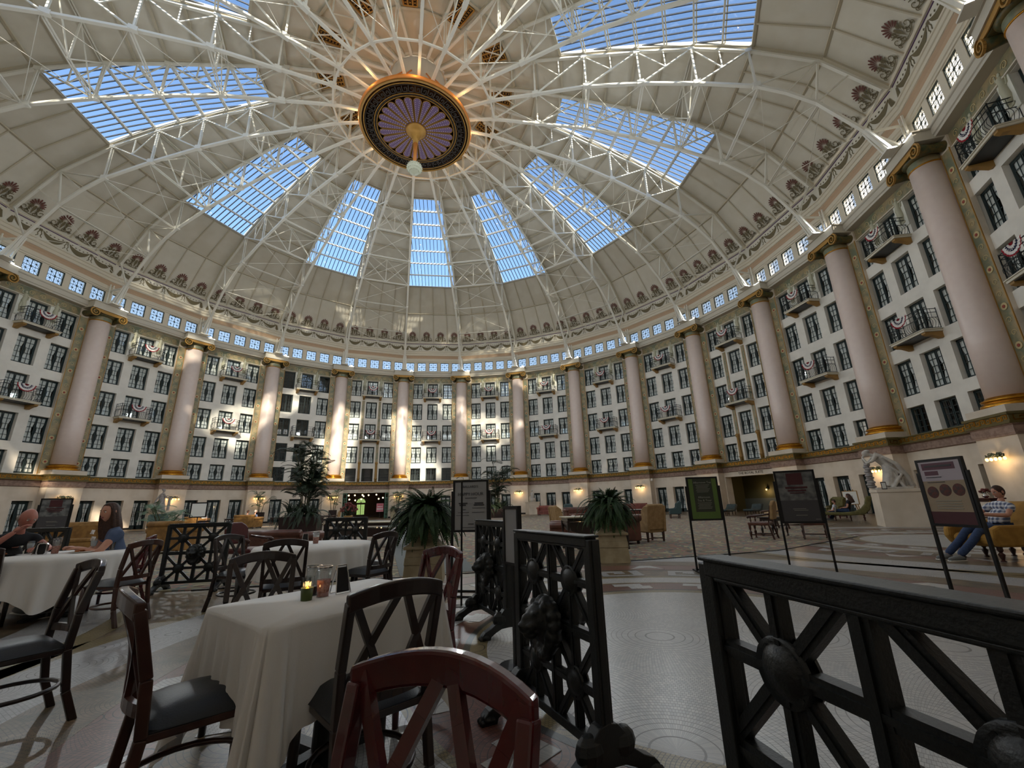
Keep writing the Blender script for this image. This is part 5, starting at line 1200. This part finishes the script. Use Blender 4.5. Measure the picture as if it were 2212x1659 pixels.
def vase(x,y,z,label,c='flower_red',r=.16):
    t=empty('flower_vase',(x,y,z),0,label=label,cat='flowers'); MB().lathe([(.05,0),(.11,.05),(.12,.1),(.08,.15),(.1,.17)],16).build('bowl','chrome',t,smooth=True); rnd=random.Random(int(x*10)); 
    for i in range(16):
        a=rnd.uniform(0,6.28); q=rnd.uniform(.0,1)**.5*r; MB().ball((q*cos(a),q*sin(a),.2+r*rnd.uniform(.3,1)),.045,7,5).build('blossom',c,t)
    m=MB()
    for i in range(12): a=rnd.uniform(0,6.28); m.bar((0,0,.15),(r*cos(a),r*sin(a),.15+r*rnd.uniform(.3,1)),.012)
    m.build('stems','palm_dark',t)
armchair(14.35,-12.4,face(-.62,.55),'tan-backed carved armchair with red leather seat, left of the photo poster stand')
armchair(17.0,-8.6,face(-.9,-.1),'pale carved armchair facing left, behind the tan-backed armchair','fabric_tan','fabric_tan')
armchair(15.6,-12.9,face(.5,.8),'carved armchair hidden behind the photo poster stand','fabric_tan')
table_small(15.2,-11.6,.5,'dark side table between the carved armchairs',.35,.3,.6)
sofa(19.3,-6.6,face(-.4,.8),'red leather sofa right of the photo poster stand','leather_brown',.7,.85,.75)
chaise(23.0,-4.3,face(-.75,.55),'olive green carved chaise longue with two people, before the statue pier','fabric_green',1.15,2.0)
wing(24.3,-2.0,face(-.8,-.3),'olive armchair with red carved crest behind the green chaise','fabric_green','mahog_red')
for i,(x,y,lb) in enumerate(((22.4,6.3,'left'),(23.6,5.0,'right'))): chaise(x,y,face(-.75,-.6),'low tufted slate-green chaise before the lounge opening, %s one'%lb,'leather_slate',.8,1.7,tufts=True)
t=empty('litter_bin',(24.0,11.0,0),0,label='round black bin with chrome lid by the lounge opening',cat='bin'); MB().lathe([(.2,0),(.22,.65)],20).build('body','menu_black',t); MB().lathe([(.2,.65),(.14,.75),(.05,.78)],20).build('lid','chrome',t)
t=empty('art_easel',(27.3,.6,0),face(-.8,-.35),label='light wooden easel holding a framed white print before the wall',cat='easel'); 
for s in (-1,1): MB().bar((s*.32,.0,0),(s*.2,.12,1.5),.04).build('leg','corbel_gold',t)
MB().bar((0,-.45,0),(0,.1,1.45),.04).build('leg','corbel_gold',t)
MB().box(-.42,.42,.1,.14,.62,1.42).build('frame','corbel_gold',t); MB().box(-.38,.38,.14,.15,.66,1.38).build('print','paper',t); MB().box(-.14,.14,.15,.152,.85,1.15).build('drawing','sign_grey',t)
# console with flowers against the near right pier
e=empty('console_table',(26.9,-7.15,0),face(-.95,.25),label='carved dark console table with curved gilt legs at the right wall',cat='table'); MB().box(-.8,.8,-.28,.28,.86,.92).build('tabletop','mahog_red',e,bevel=.01); MB().box(-.72,.72,-.22,.22,.76,.86).build('apron','mahog_brown',e)
for s in (-1,1):
    for q in (-1,1): MB().tube([(s*.66,q*.18,.78),(s*.74,q*.2,.6),(s*.6,q*.18,.4),(s*.56,q*.16,.2),(s*.66,q*.18,0)],[.06,.07,.04,.035,.05],8).build('leg','corbel_gold',e,smooth=True)
MB().box(-.6,.6,-.15,.15,.1,.15).build('shelf','mahog_brown',e)
vase(26.9,-7.3,.92,'pink flowers in a silver bowl on the console table')
# yellow chaise with the reading man
CH=(15.9,-17.55); CA=face(-1,.05)
e=empty('yellow_settee',(CH[0],CH[1],0),CA,label='mustard yellow scroll-arm settee at the right edge holding a man in jeans',cat='sofa')
MB().prism([(.45,.24),(.52,.3),(.52,.4),(.46,.46),(-.3,.46),(-.5,.6),(-.62,.98),(-.74,1.02),(-.82,.95),(-.74,.5),(-.6,.24)],-.36,.36,'yz').build('upholstery','mustard',e,bevel=.05)
for s in (-1,1):
    a,b=sorted((s*.36,s*.48)); MB().prism([(.5,.26),(.58,.4),(.56,.56),(.42,.62),(-.1,.62),(-.4,.72),(-.6,.95),(-.74,.9),(-.66,.5),(-.55,.24)],a,b,'yz').build('armrest','mustard',e,bevel=.04)
for s in (-1,1):
    for y in (.42,.0,-.5): m=MB(); turned(m,s*.36,y,0,.26,.035); m.build('leg','mahog_brown',e)
# left side of the lounge
sofa(-4.35,-11.4,face(.15,1),'mustard velvet sofa back beyond the left railing','velvet_gold',.66,.98,.8,False,'velvet sofas'); sofa(-13.2,7.0,face(.3,1),'mustard velvet sofa with a seated couple far left of the palms','velvet_gold',1.0,.98,.8,False,'velvet sofas'); sofa(-17.5,7.6,face(.3,1),'smaller mustard sofa with a couple, left of the farther couple','velvet_gold',.8,.95,.8,False,'velvet sofas')
sofa(-9.4,-9.6,face(.3,-1),'mustard velvet sofa behind the railing between the two diners','velvet_gold',1.0,1.0,.8,False,'velvet sofas'); sofa(-8.3,-14.0,face(.6,.4),'tufted salmon leather sofa behind the bald man','leather_red',.9,.9,.75)
armchair(-11.6,13.5,face(0,-1),'pale high-backed armchair before the far doors, left of the palms','fabric_tan','fabric_tan'); armchair(-8.6,11.5,face(-1,-.1),'pale high-backed armchair partly behind the palm planter','fabric_tan','fabric_tan')
armchair(1.25,-16.5,face(1,-.25),'maroon leather armchair with carved arms behind the left railing','leather_maroon','leather_maroon',hb=1.02); 
sofa(.75,-14.3,face(.3,1),'brown leather sofa behind the empty round table','leather_brown',.95,.74,.66)
for i,(x,y) in enumerate(((-16.8,10.5),(-13.2,10.8),(-10.2,13.2),(-15.4,5.4))): table_small(x,y,.2*i,'small dark table in the far left lounge, %s from the left'%('first','second','third','nearest one, counted')[i],.4,.3,.7)
w_=wing(-17.9,4.4,face(.6,-.7),'dark green barrel chair below the standing marble statue','leather_teal'); w_.scale=(1.6,1.6,1.12)
e=table_small(1.9,-11.2,-.25,'long dark library table with pale top behind the empty round table',1.35,.5,.8,'mahog_dark','stone_top'); MB().box(-1.2,1.2,-.4,.4,.35,.6).build('shelf','mahog_dark',e)
t=empty('flower_pot',(1.15,-10.9,.8),0,label='pot of red flowers on the long library table',cat='flowers'); MB().lathe([(.14,0),(.2,.25),(.22,.28)],18).build('pot','corbel_gold',t,smooth=True)
t.scale=(.72,.72,.72)
rnd=random.Random(4)
for i in range(60):
    a=rnd.uniform(0,6.28); b=rnd.uniform(0,1.5); r=.42*rnd.uniform(.7,1); MB().ball((r*cos(a)*cos(b),r*sin(a)*cos(b),.45+r*sin(b)),.05,6,4).build('blossom','flower_red',t)
m=MB()
for i in range(40): a=rnd.uniform(0,6.28); b=rnd.uniform(0,1.4); m.bar((0,0,.25),(.36*cos(a)*cos(b),.36*sin(a)*cos(b),.4+.36*sin(b)),.02)
m.build('foliage','palm_dark',t)
# framed displays near the left edge
signstand((-5.2,-14.9),(-4.7,-14.6),'framed photo display on a stand right of the bald man\'s head','photo',.6,.95,1.7); t=empty('framed_notice',(-9.2,-3.8,0),.5,label='small framed white notice on a black post beyond the left railing',cat='sign'); MB().box(-.02,.02,-.02,.02,0,1.0).box(-.2,.2,-.2,.2,0,.02).build('post','menu_black',t); MB().box(-.36,.36,-.03,.01,1.0,1.75).build('frame','menu_black',t); MB().box(-.3,.3,-.035,-.03,1.06,1.69).build('sheet','paper',t)
# ---- statues
mat('marble',(206,200,190),.5,c2=(186,180,172),scale=6,spec=.5); mat('marble_grey',(172,166,162),.5,c2=(146,140,138),scale=6)
def robed(parent,m_,s=1.0,pose='lean'):
    S=lambda *p:tuple(q*s for q in p); m=MB()
    if pose=='lean':   # bends forward towards +x over the stump
        spine=[(-.05,0,.78),(.02,0,1.0),(.16,0,1.2),(.34,0,1.33)]; m.tube([S(*p) for p in spine],[.2*s,.17*s,.185*s,.15*s],14)
        m.tube([S(.34,0,1.33),S(.48,0,1.38)],[.07*s,.06*s],10); m.ball(S(.56,0,1.42),S(.12,.095,.12),16,12); m.ball(S(.655,0,1.38),S(.025,.018,.03),8,6); m.ball(S(.60,0,1.33),S(.06,.05,.045),10,8); m.ball(S(.5,0,1.5),S(.11,.1,.07),12,8)
        for q in (-1,1): m.tube([S(.28,q*.17,1.30),S(.42,q*.24,1.12),S(.60,q*.17,1.02),S(.68,q*.03,1.22)],[.085*s,.07*s,.055*s,.04*s],10); m.ball(S(.67,q*.03,1.27),S(.04,.035,.06),8,6)
        m.tube([S(-.05,0,.9),S(.0,.1,.6),S(.1,.12,.1)],[.22*s,.2*s,.22*s],14); m.tube([S(-.05,0,.85),S(-.2,-.08,.5),S(-.42,-.1,.1)],[.22*s,.22*s,.2*s],14)
        for i in range(15):
            a=-1+2*i/14; m.tube([S(.0+.1*cos(i),a*.2,.95),S(-.22+.12*sin(i*2.1),a*.27,.55),S(-.36+.42*abs(sin(i*1.7)),a*.36,.04)],[.03*s,.05*s,.07*s],7)
        m.tube([S(.1,.2,1.25),S(-.25,.25,.95),S(-.5,.2,.45),S(-.62,.1,.08)],[.05*s,.08*s,.09*s,.1*s],8); m.tube([S(.1,-.2,1.25),S(-.22,-.25,.9),S(-.42,-.25,.4)],[.05*s,.08*s,.08*s],8)
    else:
        m.tube([S(0,0,.05),S(-.02,0,.5),S(0,0,.9),S(.0,0,1.2),S(.02,0,1.36)],[.30*s,.24*s,.19*s,.18*s,.13*s],16); m.tube([S(.02,0,1.36),S(.03,0,1.5)],[.07*s,.055*s],10)
        m.ball(S(.05,0,1.6),S(.1,.085,.125),14,10); m.ball(S(.14,0,1.58),S(.02,.014,.025),8,6); m.ball(S(-.01,0,1.66),S(.1,.095,.08),10,8)
        m.tube([S(0,.17,1.34),S(.2,.22,1.12),S(.44,.1,1.2)],[.07*s,.055*s,.04*s],10); m.tube([S(0,-.17,1.34),S(.14,-.22,1.08),S(.4,-.08,1.05)],[.07*s,.055*s,.04*s],10)
        for k in range(4): m.tube([S(.44,.07+.02*k,1.2),S(.55,.07+.02*k,1.19)],.014*s,6)
        for i in range(16):
            a=2*pi*i/16; m.tube([S(.15*cos(a),.15*sin(a),1.1),S(.2*cos(a+.2),.19*sin(a+.2),.7),S(.34*cos(a+.1)-.05,.32*sin(a+.1),.04)],[.02*s,.035*s,.05*s],7)
        m.tube([S(-.1,.1,1.3),S(-.3,.1,.9),S(-.4,.05,.4),S(-.5,0,.06)],[.04*s,.06*s,.08*s,.08*s],8)
    m.build('carved_figure',m_,parent,smooth=True,remesh=.018)
def pedestal(e,w,d,h,m_='cream_stone'):
    MB().taper(-w,w,-d,d,0,h-.12,.95).build('die',m_,e,bevel=.01); MB().box(-w*1.0,w*1.0,-d*1.0,d*1.0,h-.12,h).build('cap',m_,e,bevel=.02)
a=radians(-118)   # right statue, near corner at (20.8,-9.2)
px,py=20.8+.62*.88+.55*.47, -9.2-.62*.47+.55*.88
e=empty('statue_pedestal',(px,py,0),atan2(-.47,.88),label='large pale stone pedestal under the right-hand statue',cat='pedestal'); pedestal(e,.66,.6,1.37)
t=empty('marble_statue',(px-.0,py+.05,1.37),atan2(-.47,.88)+pi,label='marble statue of a bowed robed figure leaning on a rocky stump, at the right pier',cat='statue'); MB().box(-.55,.55,-.42,.42,0,.08).build('base','marble',t,bevel=.02)
robed(t,'marble',1.0,'lean'); m=MB()
for i in range(11): m.ball((.60+.03*(i%2),.03*((i%3)-1),.12+.085*i),(.15-.004*i,.15,.07),9,6)
m.build('stump','marble_grey',t,smooth=True)
t2=empty('small_frame',(px-.62,py-.32,1.37),atan2(-.47,.88),label='small framed card on the corner of the right statue pedestal',cat='picture frame'); MB().box(-.08,.08,-.015,.01,0,.28).build('frame','mahog_dark',t2); MB().box(-.06,.06,-.02,-.015,.03,.25).build('card','paper',t2)
x,y,_=W(colrot(.82),.0,27.6); e=empty('statue_pedestal',(x,y,0),colrot(.82),label='grey stone pedestal under the standing statue at the second column',cat='pedestal'); pedestal(e,.62,.5,1.42)
t=empty('marble_statue',(x,y,1.42),colrot(.82),label='grey standing robed statue holding an object, at the second column',cat='statue'); MB().box(-.35,.35,-.35,.35,0,.08).build('base','marble_grey',t); robed(t,'marble_grey',1.15,'stand')
MB().box(.45,.75,-.1,.1,1.15,1.25).box(.52,.68,-.08,.08,.1,1.15).build('altar','marble_grey',t,bevel=.01)
x,y=8.9,25.1; e=empty('statue_pedestal',(x,y,0),.35,label='square pale pedestal under the far seated statue',cat='pedestal'); pedestal(e,.7,.6,1.4)
t=empty('marble_statue',(x,y,1.4),.35+pi,label='small far white statue of a seated figure on a square pedestal',cat='statue')
m=MB(); m.box(-.3,.3,-.3,.3,0,.45); m.tube([(0,0,.4),(0,.02,.75),(0,0,1.05)],[.24,.19,.14],12); m.ball((0,-.02,1.28),(.1,.1,.13),12,8); m.tube([(-.12,0,.5),(-.15,-.35,.5),(-.15,-.38,.08)],[.13,.11,.07],10); m.tube([(.12,0,.5),(.15,-.35,.55),(.13,-.4,.08)],[.13,.11,.07],10); m.tube([(.18,0,1.0),(.25,-.1,.75),(.1,-.3,.65)],[.07,.05,.04],8); m.tube([(-.18,0,1.0),(-.24,-.1,.75),(-.1,-.3,.62)],[.07,.05,.04],8); m.build('seated_figure','marble',t,smooth=True)
# ---- people
mat('skin',(198,146,122),.5,c2=(190,136,114),scale=20); mat('skin_pink',(186,124,108),.5,c2=(172,112,98),scale=12); mat('hair_brown',(74,48,34),.6,c2=(52,34,26),scale=50); mat('hair_grey',(150,142,134),.7); mat('shirt_black',(22,22,25),.8); mat('shirt_blue',(86,100,128),.85,c2=(74,88,116),scale=10); mat('jeans',(56,74,108),.85,c2=(46,62,94),scale=30); mat('shirt_white',(210,214,222),.8); mat('shoe_grey',(120,122,122),.7); mat('eye_white',(230,228,222),.3); mat('eye_dark',(40,28,22),.3); mat('lips',(150,84,78),.5); mat('sock',(34,36,44),.8)
def plaid():
    m=bpy.data.materials.new('plaid'); m.use_nodes=True; t=m.node_tree; p=t.nodes['Principled BSDF']; tc=t.nodes.new('ShaderNodeTexCoord'); last=None
    sp=t.nodes.new('ShaderNodeSeparateXYZ'); t.links.new(tc.outputs['Object'],sp.inputs[0]); outs=[]
    for ax,sc in (('X',95),('Z',95),('Y',95)):
        a=t.nodes.new('ShaderNodeMath'); a.operation='MULTIPLY'; a.inputs[1].default_value=sc; b=t.nodes.new('ShaderNodeMath'); b.operation='SINE'; t.links.new(sp.outputs[ax],a.inputs[0]); t.links.new(a.outputs[0],b.inputs[0]); outs.append(b)
    s=t.nodes.new('ShaderNodeMath'); s.operation='ADD'; t.links.new(outs[0].outputs[0],s.inputs[0]); t.links.new(outs[1].outputs[0],s.inputs[1])
    r=t.nodes.new('ShaderNodeValToRGB'); e=r.color_ramp.elements; e[0].color=lin((84,96,128)); e[1].color=lin((214,216,222)); e[0].position=.2; e[1].position=.75
    q=t.nodes.new('ShaderNodeMath'); q.operation='MULTIPLY_ADD'; q.inputs[1].default_value=.25; q.inputs[2].default_value=.5; t.links.new(s.outputs[0],q.inputs[0]); t.links.new(q.outputs[0],r.inputs[0]); t.links.new(r.outputs[0],p.inputs['Base Color']); p.inputs['Roughness'].default_value=.85; MATS['plaid']=m
plaid()
def skin_mesh(name,J,R,edges,mt,parent,sub=2,root=0):
    me=bpy.data.meshes.new(name); me.from_pydata([J[k] for k in J],[(list(J).index(a),list(J).index(b)) for a,b in edges],[])
    o=bpy.data.objects.new(name,me); COL.objects.link(o); o.parent=parent; me.materials.append(MATS[mt])
    md=o.modifiers.new('skin','SKIN'); md.use_smooth_shade=True; md.branch_smoothing=.6
    if not me.skin_vertices: 
        bm=bmesh.new(); bm.from_mesh(me); bm.verts.layers.skin.verify(); bm.to_mesh(me); bm.free()
    for i,k in enumerate(J):
        r=R[k]; r=r if isinstance(r,tuple) else (r,r); me.skin_vertices[0].data[i].radius=r; me.skin_vertices[0].data[i].use_root=(i==root)
    s=o.modifiers.new('sub','SUBSURF'); s.levels=sub; s.render_levels=sub
    return o
def head(parent,c,yaw,pitch,hair,hairstyle,skin,s=1.0,roll=0):
    e=bpy.data.objects.new('head',None); COL.objects.link(e); 
    T=Matrix.Translation(c)@Euler((pitch,roll,yaw)).to_matrix().to_4x4()@Matrix.Scale(s,4)
    m=MB(); n=28; k=20; vs=[]   # face looks towards local +y
    for i in range(k+1):
        p=pi*i/k; z=-cos(p)
        for j in range(n):
            a=2*pi*j/n; x=sin(p)*cos(a); y=sin(p)*sin(a); X,Y,Z=.077*x,.097*y,.118*z
            if y>0:
                Y*=.93; jaw=max(0,-z-.1); X*=1-.30*jaw; Y-= .0*jaw
                g=lambda cx,cz,w:math.exp(-((x-cx)**2+(z-cz)**2)/w**2)
                Y+=.024*math.exp(-(x/.14)**2-((z+.12)/.16)**2)+.012*math.exp(-(x/.1)**2-((z-.08)/.22)**2)  # nose
                Y+=-.010*(g(.34,.10,.17)+g(-.34,.10,.17))+.006*g(0,.3,.5)+.010*g(0,-.78,.22)+.005*g(0,-.42,.2)
                Y+=.004*(g(.4,.28,.15)+g(-.4,.28,.15))
            else: X*=1-.12*max(0,-z-.2); Z*=1.0
            if z<-.5 and y<0: Y*=.8
            vs.append((X,Y,Z))
    m.T=T; m.add(vs,[(i*n+j,i*n+(j+1)%n,(i+1)*n+(j+1)%n,(i+1)*n+j) for i in range(k) for j in range(n)])
    for q in (-1,1): m.ball((q*.078,-.008,.0),(.012,.022,.032),8,6)
    bpy.data.objects.remove(e)
    h=m.build('head',skin,parent,smooth=True)
    ev=MB(); ev.T=T; ei=MB(); ei.T=T; br=MB(); br.T=T
    for q in (-1,1):
        ev.ball((q*.029,.079,.014),(.013,.010,.008),10,6); ei.ball((q*.029,.087,.014),(.0055,.004,.0055),8,6); br.bar((q*.014,.093,.032),(q*.044,.082,.034),.006,.006)
    ev.build('eyes','eye_white',h,smooth=True); ei.build('irises','eye_dark',h,smooth=True); br.build('eyebrows',hair or 'hair_grey',h)
    l=MB(); l.T=T; l.ball((0,.088,-.052),(.022,.010,.006),10,6).ball((0,.087,-.060),(.019,.010,.006),10,6).build('lips','lips',h,smooth=True)
    if hairstyle=='long':
        m=MB(); m.T=T; n=36; k=22; vs=[]
        for i in range(k+1):
            t=i/k
            for j in range(n):
                a=2*pi*j/n; w=1+.05*sin(a*11+t*4)+.03*sin(a*23)
                if t<.4: p=t/.4*pi/2; r=sin(p); z=.128*cos(p); X,Y=.090*r*cos(a),.112*r*sin(a)
                else:
                    q=(t-.4)/.6; z=-.34*q; r=1+.45*q-.35*q*q*q; X,Y=.092*r*cos(a),.110*r*sin(a)-.03*q
                if sin(a)>.55 and t>.22: Y=min(Y,.045); X*=1.12
                vs.append((X*w,Y*w-.008,z))
        m.add(vs,[(i*n+j,i*n+(j+1)%n,(i+1)*n+(j+1)%n,(i+1)*n+j) for i in range(k) for j in range(n)]); m.build('hair',hair,h,smooth=True)
    elif hairstyle=='short':
        m=MB(); m.T=T@Matrix.Translation((0,-.014,.018)); m.ball((0,0,0),(.084,.098,.112),18,12); m.build('hair',hair,h,smooth=True)
    elif hairstyle=='fringe':
        m=MB(); m.T=T; 
        for i in range(16):
            a=pi*.05+pi*1.0+(-.35+1.0*i/15)*0+pi*(i/15)*.0; b=pi+pi*i/15; m.ball((.078*cos(b),.08*sin(b)*1.0-.008,-.01+.012*sin(i)),(.016,.02,.034),7,5)
        m.build('hair',hair,h,smooth=True)
    return h
def hand(m_parent,w,d,up,skin,s=1.0,curl=.7):
    # w wrist, d finger direction, up back-of-hand normal
    d=Vector(d).normalized(); u=Vector(up); u=(u-d*u.dot(d)).normalized(); sd=d.cross(u)
    m=MB(); M=Matrix((sd,d,u)).transposed().to_4x4(); m.T=Matrix.Translation(w)@M@Matrix.Scale(s,4)
    m.ball((0,.045,0),(.040,.055,.017),12,8)
    for i,(x,L) in enumerate(((-.030,.066),(-.010,.075),(.011,.070),(.030,.056))):
        a=-curl*.5; p=Vector((x,.088,0)); pts=[Vector((x*.8,.05,0)),p]
        for seg in (.45,.32,.23): p=p+Vector((0,cos(a),sin(a)))*L*seg; pts.append(p); a-=curl*.7
        m.tube(pts,[.0095,.009,.0085,.0075,.006],8)
    m.tube([(-.02,.02,0),(-.045,.045,-.008),(-.055,.07,-.018),(-.05,.092,-.026)],[.012,.011,.010,.007],8)
    return m.build('hand',skin,m_parent,smooth=True)
def person(x,y,rz,label,hip=.52,lean=0,top='shirt_black',legs='jeans',skin='skin',hair='hair_brown',hs='short',yaw=0,pitch=0,armL=None,armR=None,knee=.45,feet=None,shoe='shoe_grey',sleeve=.55,s=1.0,foot_fwd=.38,detail=True,group=None):
    """seated figure facing local +y, hips at the origin"""
    e=empty('person',(x,y,0),rz,label=label,cat='person',group=group)
    L=lean; J={}; R={}
    def P(k,p,r): J[k]=Vector(p)*1.0; R[k]=r
    def sp(h): return (0,sin(L)*h,hip+.02+cos(L)*h)
    P('pelvis',(0,0,hip+.02),(.145,.11)); P('belly',sp(.16),(.14,.105)); P('chest',sp(.34),(.15,.105)); P('upper',sp(.44),(.12,.085)); P('neck',sp(.52),.055); P('nk2',sp(.60),.05)
    n=Vector(sp(.44)); 
    for sd,q,arm in (('L',-1,armL),('R',1,armR)):
        P('sh'+sd,(q*.17,n.y,n.z-.015),.06)
        el,wr=arm if arm else ((q*.23,n.y+.05,n.z-.28),(q*.16,n.y+.28,n.z-.30))
        P('el'+sd,el,.042); mid=[(el[i]+wr[i])/2 for i in range(3)]; P('fa'+sd,mid,.036); P('wr'+sd,wr,.025)
        P('hp'+sd,(q*.09,.02,hip),.09); kx=q*.12; P('th'+sd,(q*.11,.22,hip+.01),.08); P('kn'+sd,(kx,.44,hip+.0),.058); P('cf'+sd,(kx,.44+(foot_fwd-.40)*.4,hip*.62),.052); P('an'+sd,(kx,.44+(foot_fwd-.40),.09),.036)
    E_=[('pelvis','belly'),('belly','chest'),('chest','upper'),('upper','neck'),('neck','nk2')]
    for sd in 'LR': E_+= [('upper','sh'+sd),('sh'+sd,'el'+sd),('el'+sd,'fa'+sd),('fa'+sd,'wr'+sd),('pelvis','hp'+sd),('hp'+sd,'th'+sd),('th'+sd,'kn'+sd),('kn'+sd,'cf'+sd),('cf'+sd,'an'+sd)]
    RB=dict(R)
    for k in ('pelvis','belly','chest','upper'): RB[k]=(R[k][0]*.6,R[k][1]*.6)
    for sd in 'LR': RB['hp'+sd]=.07; RB['th'+sd]=.06; RB['kn'+sd]=.045; RB['cf'+sd]=.04; RB['sh'+sd]=.05; RB['an'+sd]=.028
    skin_mesh('body',J,RB,E_,skin,e)
    # shirt
    g=.03; JS={k:J[k] for k in ('pelvis','belly','chest','upper')}; RS={k:tuple(a+g for a in R[k]) for k in JS}; JS['col']=Vector(sp(.50)); RS['col']=.078; ES=[('pelvis','belly'),('belly','chest'),('chest','upper'),('upper','col')]
    for sd in 'LR':
        JS['sh'+sd]=J['sh'+sd]; RS['sh'+sd]=R['sh'+sd]+g; a=J['sh'+sd]; b=J['el'+sd]; c=J['fa'+sd]
        if sleeve<=1: JS['sl'+sd]=a+(b-a)*sleeve; RS['sl'+sd]=.062; ES+=[('upper','sh'+sd),('sh'+sd,'sl'+sd)]
        else: JS['e2'+sd]=b; RS['e2'+sd]=.058; w_=J['wr'+sd]; JS['sl'+sd]=b+(w_-b)*(sleeve-1); RS['sl'+sd]=.045; ES+=[('upper','sh'+sd),('sh'+sd,'e2'+sd),('e2'+sd,'sl'+sd)]
    skin_mesh('shirt',JS,RS,ES,top,e)
    JT={};RT={};ET=[]; JT['pelvis']=J['pelvis']-Vector((0,0,.01)); RT['pelvis']=(.155,.12)
    for sd in 'LR':
        for k in ('hp','th','kn','cf','an'): JT[k+sd]=J[k+sd]; RT[k+sd]=R[k+sd]+.014+(.012 if k=='an' else 0)
        ET+=[('pelvis','hp'+sd),('hp'+sd,'th'+sd),('th'+sd,'kn'+sd),('kn'+sd,'cf'+sd),('cf'+sd,'an'+sd)]
    skin_mesh('trousers',JT,RT,ET,legs,e)
    for sd in 'LR':
        a=J['an'+sd]; m=MB(); m.T=Matrix.Translation((a.x,a.y,0)); m.tube([(0,-.08,.045),(0,0,.06),(0,.09,.045),(0,.17,.035),(0,.2,.03)],[.03,.05,.046,.036,.02],12); m.build('shoe',shoe,e,smooth=True)
        MB().box(a.x-.042,a.x+.042,a.y-.09,a.y+.2,0,.018).build('shoe_sole','paper',e,bevel=.008)
    nk=Vector(sp(.60)); hc=(nk.x,nk.y+.035+.04*sin(L)+.06*max(0,-pitch),nk.z+.10-.03*max(0,-pitch)); head(e,hc,yaw,pitch,hair,hs,skin,1.0)
    for sd,q in (('L',-1),('R',1)):
        d=(J['wr'+sd]-J['fa'+sd]); hand(e,J['wr'+sd]-d.normalized()*.012,d,(0,0,1) if abs(d.normalized().z)<.9 else (0,1,0),skin)
    e.scale=(s,s,s)
    return e
person(-.28,-19.72,face(.9,-.3),'bald man in a black T-shirt bending over his plate at the round table',.46,.5,'shirt_black','jeans','skin_pink','hair_grey','fringe',0,-.45,((-.26,.40,.72),(-.05,.60,.74)),((.30,.34,.73),(.12,.47,.95)),s=1.12)
person(1.13,-19.45,face(-.6,-.8),'long-haired woman in a blue-grey T-shirt looking down at the round table',.46,.22,'shirt_blue','jeans','skin','hair_brown','long',.55,-.12,((-.24,.25,.68),(-.12,.42,.74)),((.24,.25,.68),(.1,.42,.74)),s=1.1)
person(CH[0]+.02,CH[1]-.0,CA,'man in plaid shirt and jeans reading on the mustard settee',.53,-.42,'plaid','jeans','skin','hair_brown','short',0,-.3,((-.3,.05,.78),(-.12,.38,.80)),((.3,.05,.78),(.12,.36,.80)),foot_fwd=.9)
person(23.3,-4.1,face(-.6,.75),'dark-haired woman in navy lying back on the green chaise',.46,-.35,'sock','jeans','skin','hair_brown','long',0,-.2,foot_fwd=.7); person(22.75,-3.9,face(-.6,.75),'child in white beside the woman on the green chaise',.44,-.3,'shirt_white','jeans','skin','hair_brown','short',0,-.2,foot_fwd=.6,s=.8)
person(-13.5,7.3,face(.3,1),'far person in white shirt on the mustard sofa, left of the couple',.5,0,'shirt_white','jeans','skin','hair_brown','short'); person(-12.8,7.1,face(.3,1),'far grey-haired person on the mustard sofa, right of the couple',.5,0,'shirt_blue','jeans','skin','hair_grey','short')
person(-17.7,7.8,face(.3,1),'far brown-haired person on the smaller sofa, left of the pair',.5,0,'velvet_gold','jeans','skin','hair_brown','long'); person(-16.9,7.4,face(.6,-1),'far person in light blue on the smaller sofa, right of the pair',.5,0,'shirt_white','jeans','skin','hair_brown','short')
person(15.2,13.4,face(-.2,-1),'far small person seated beyond the large fern',.5,0,'shirt_white','jeans','skin','hair_brown','short')
wmn=[o for o in bpy.data.objects if o.get('label','').startswith('long-haired woman')][0]
for tx,zz in (('SMALL',1.02),('TOWN',.94)): text(tx,.075,wmn,'bunt_white',(0,.30 if zz>1 else .285,zz-.1),(radians(78),0,pi),.002)
m=MB(); t=empty('white_napkin',(22.6,-3.6,.62),.3,label='white paper held by the child on the green chaise',cat='paper'); MB().box(-.14,.14,-.1,.1,0,.01).build('sheet','paper',t)
# ---- drop the prototypes
def kill(o):
    for c in list(o.children): kill(c)
    bpy.data.objects.remove(o)
for p in protos: kill(p)
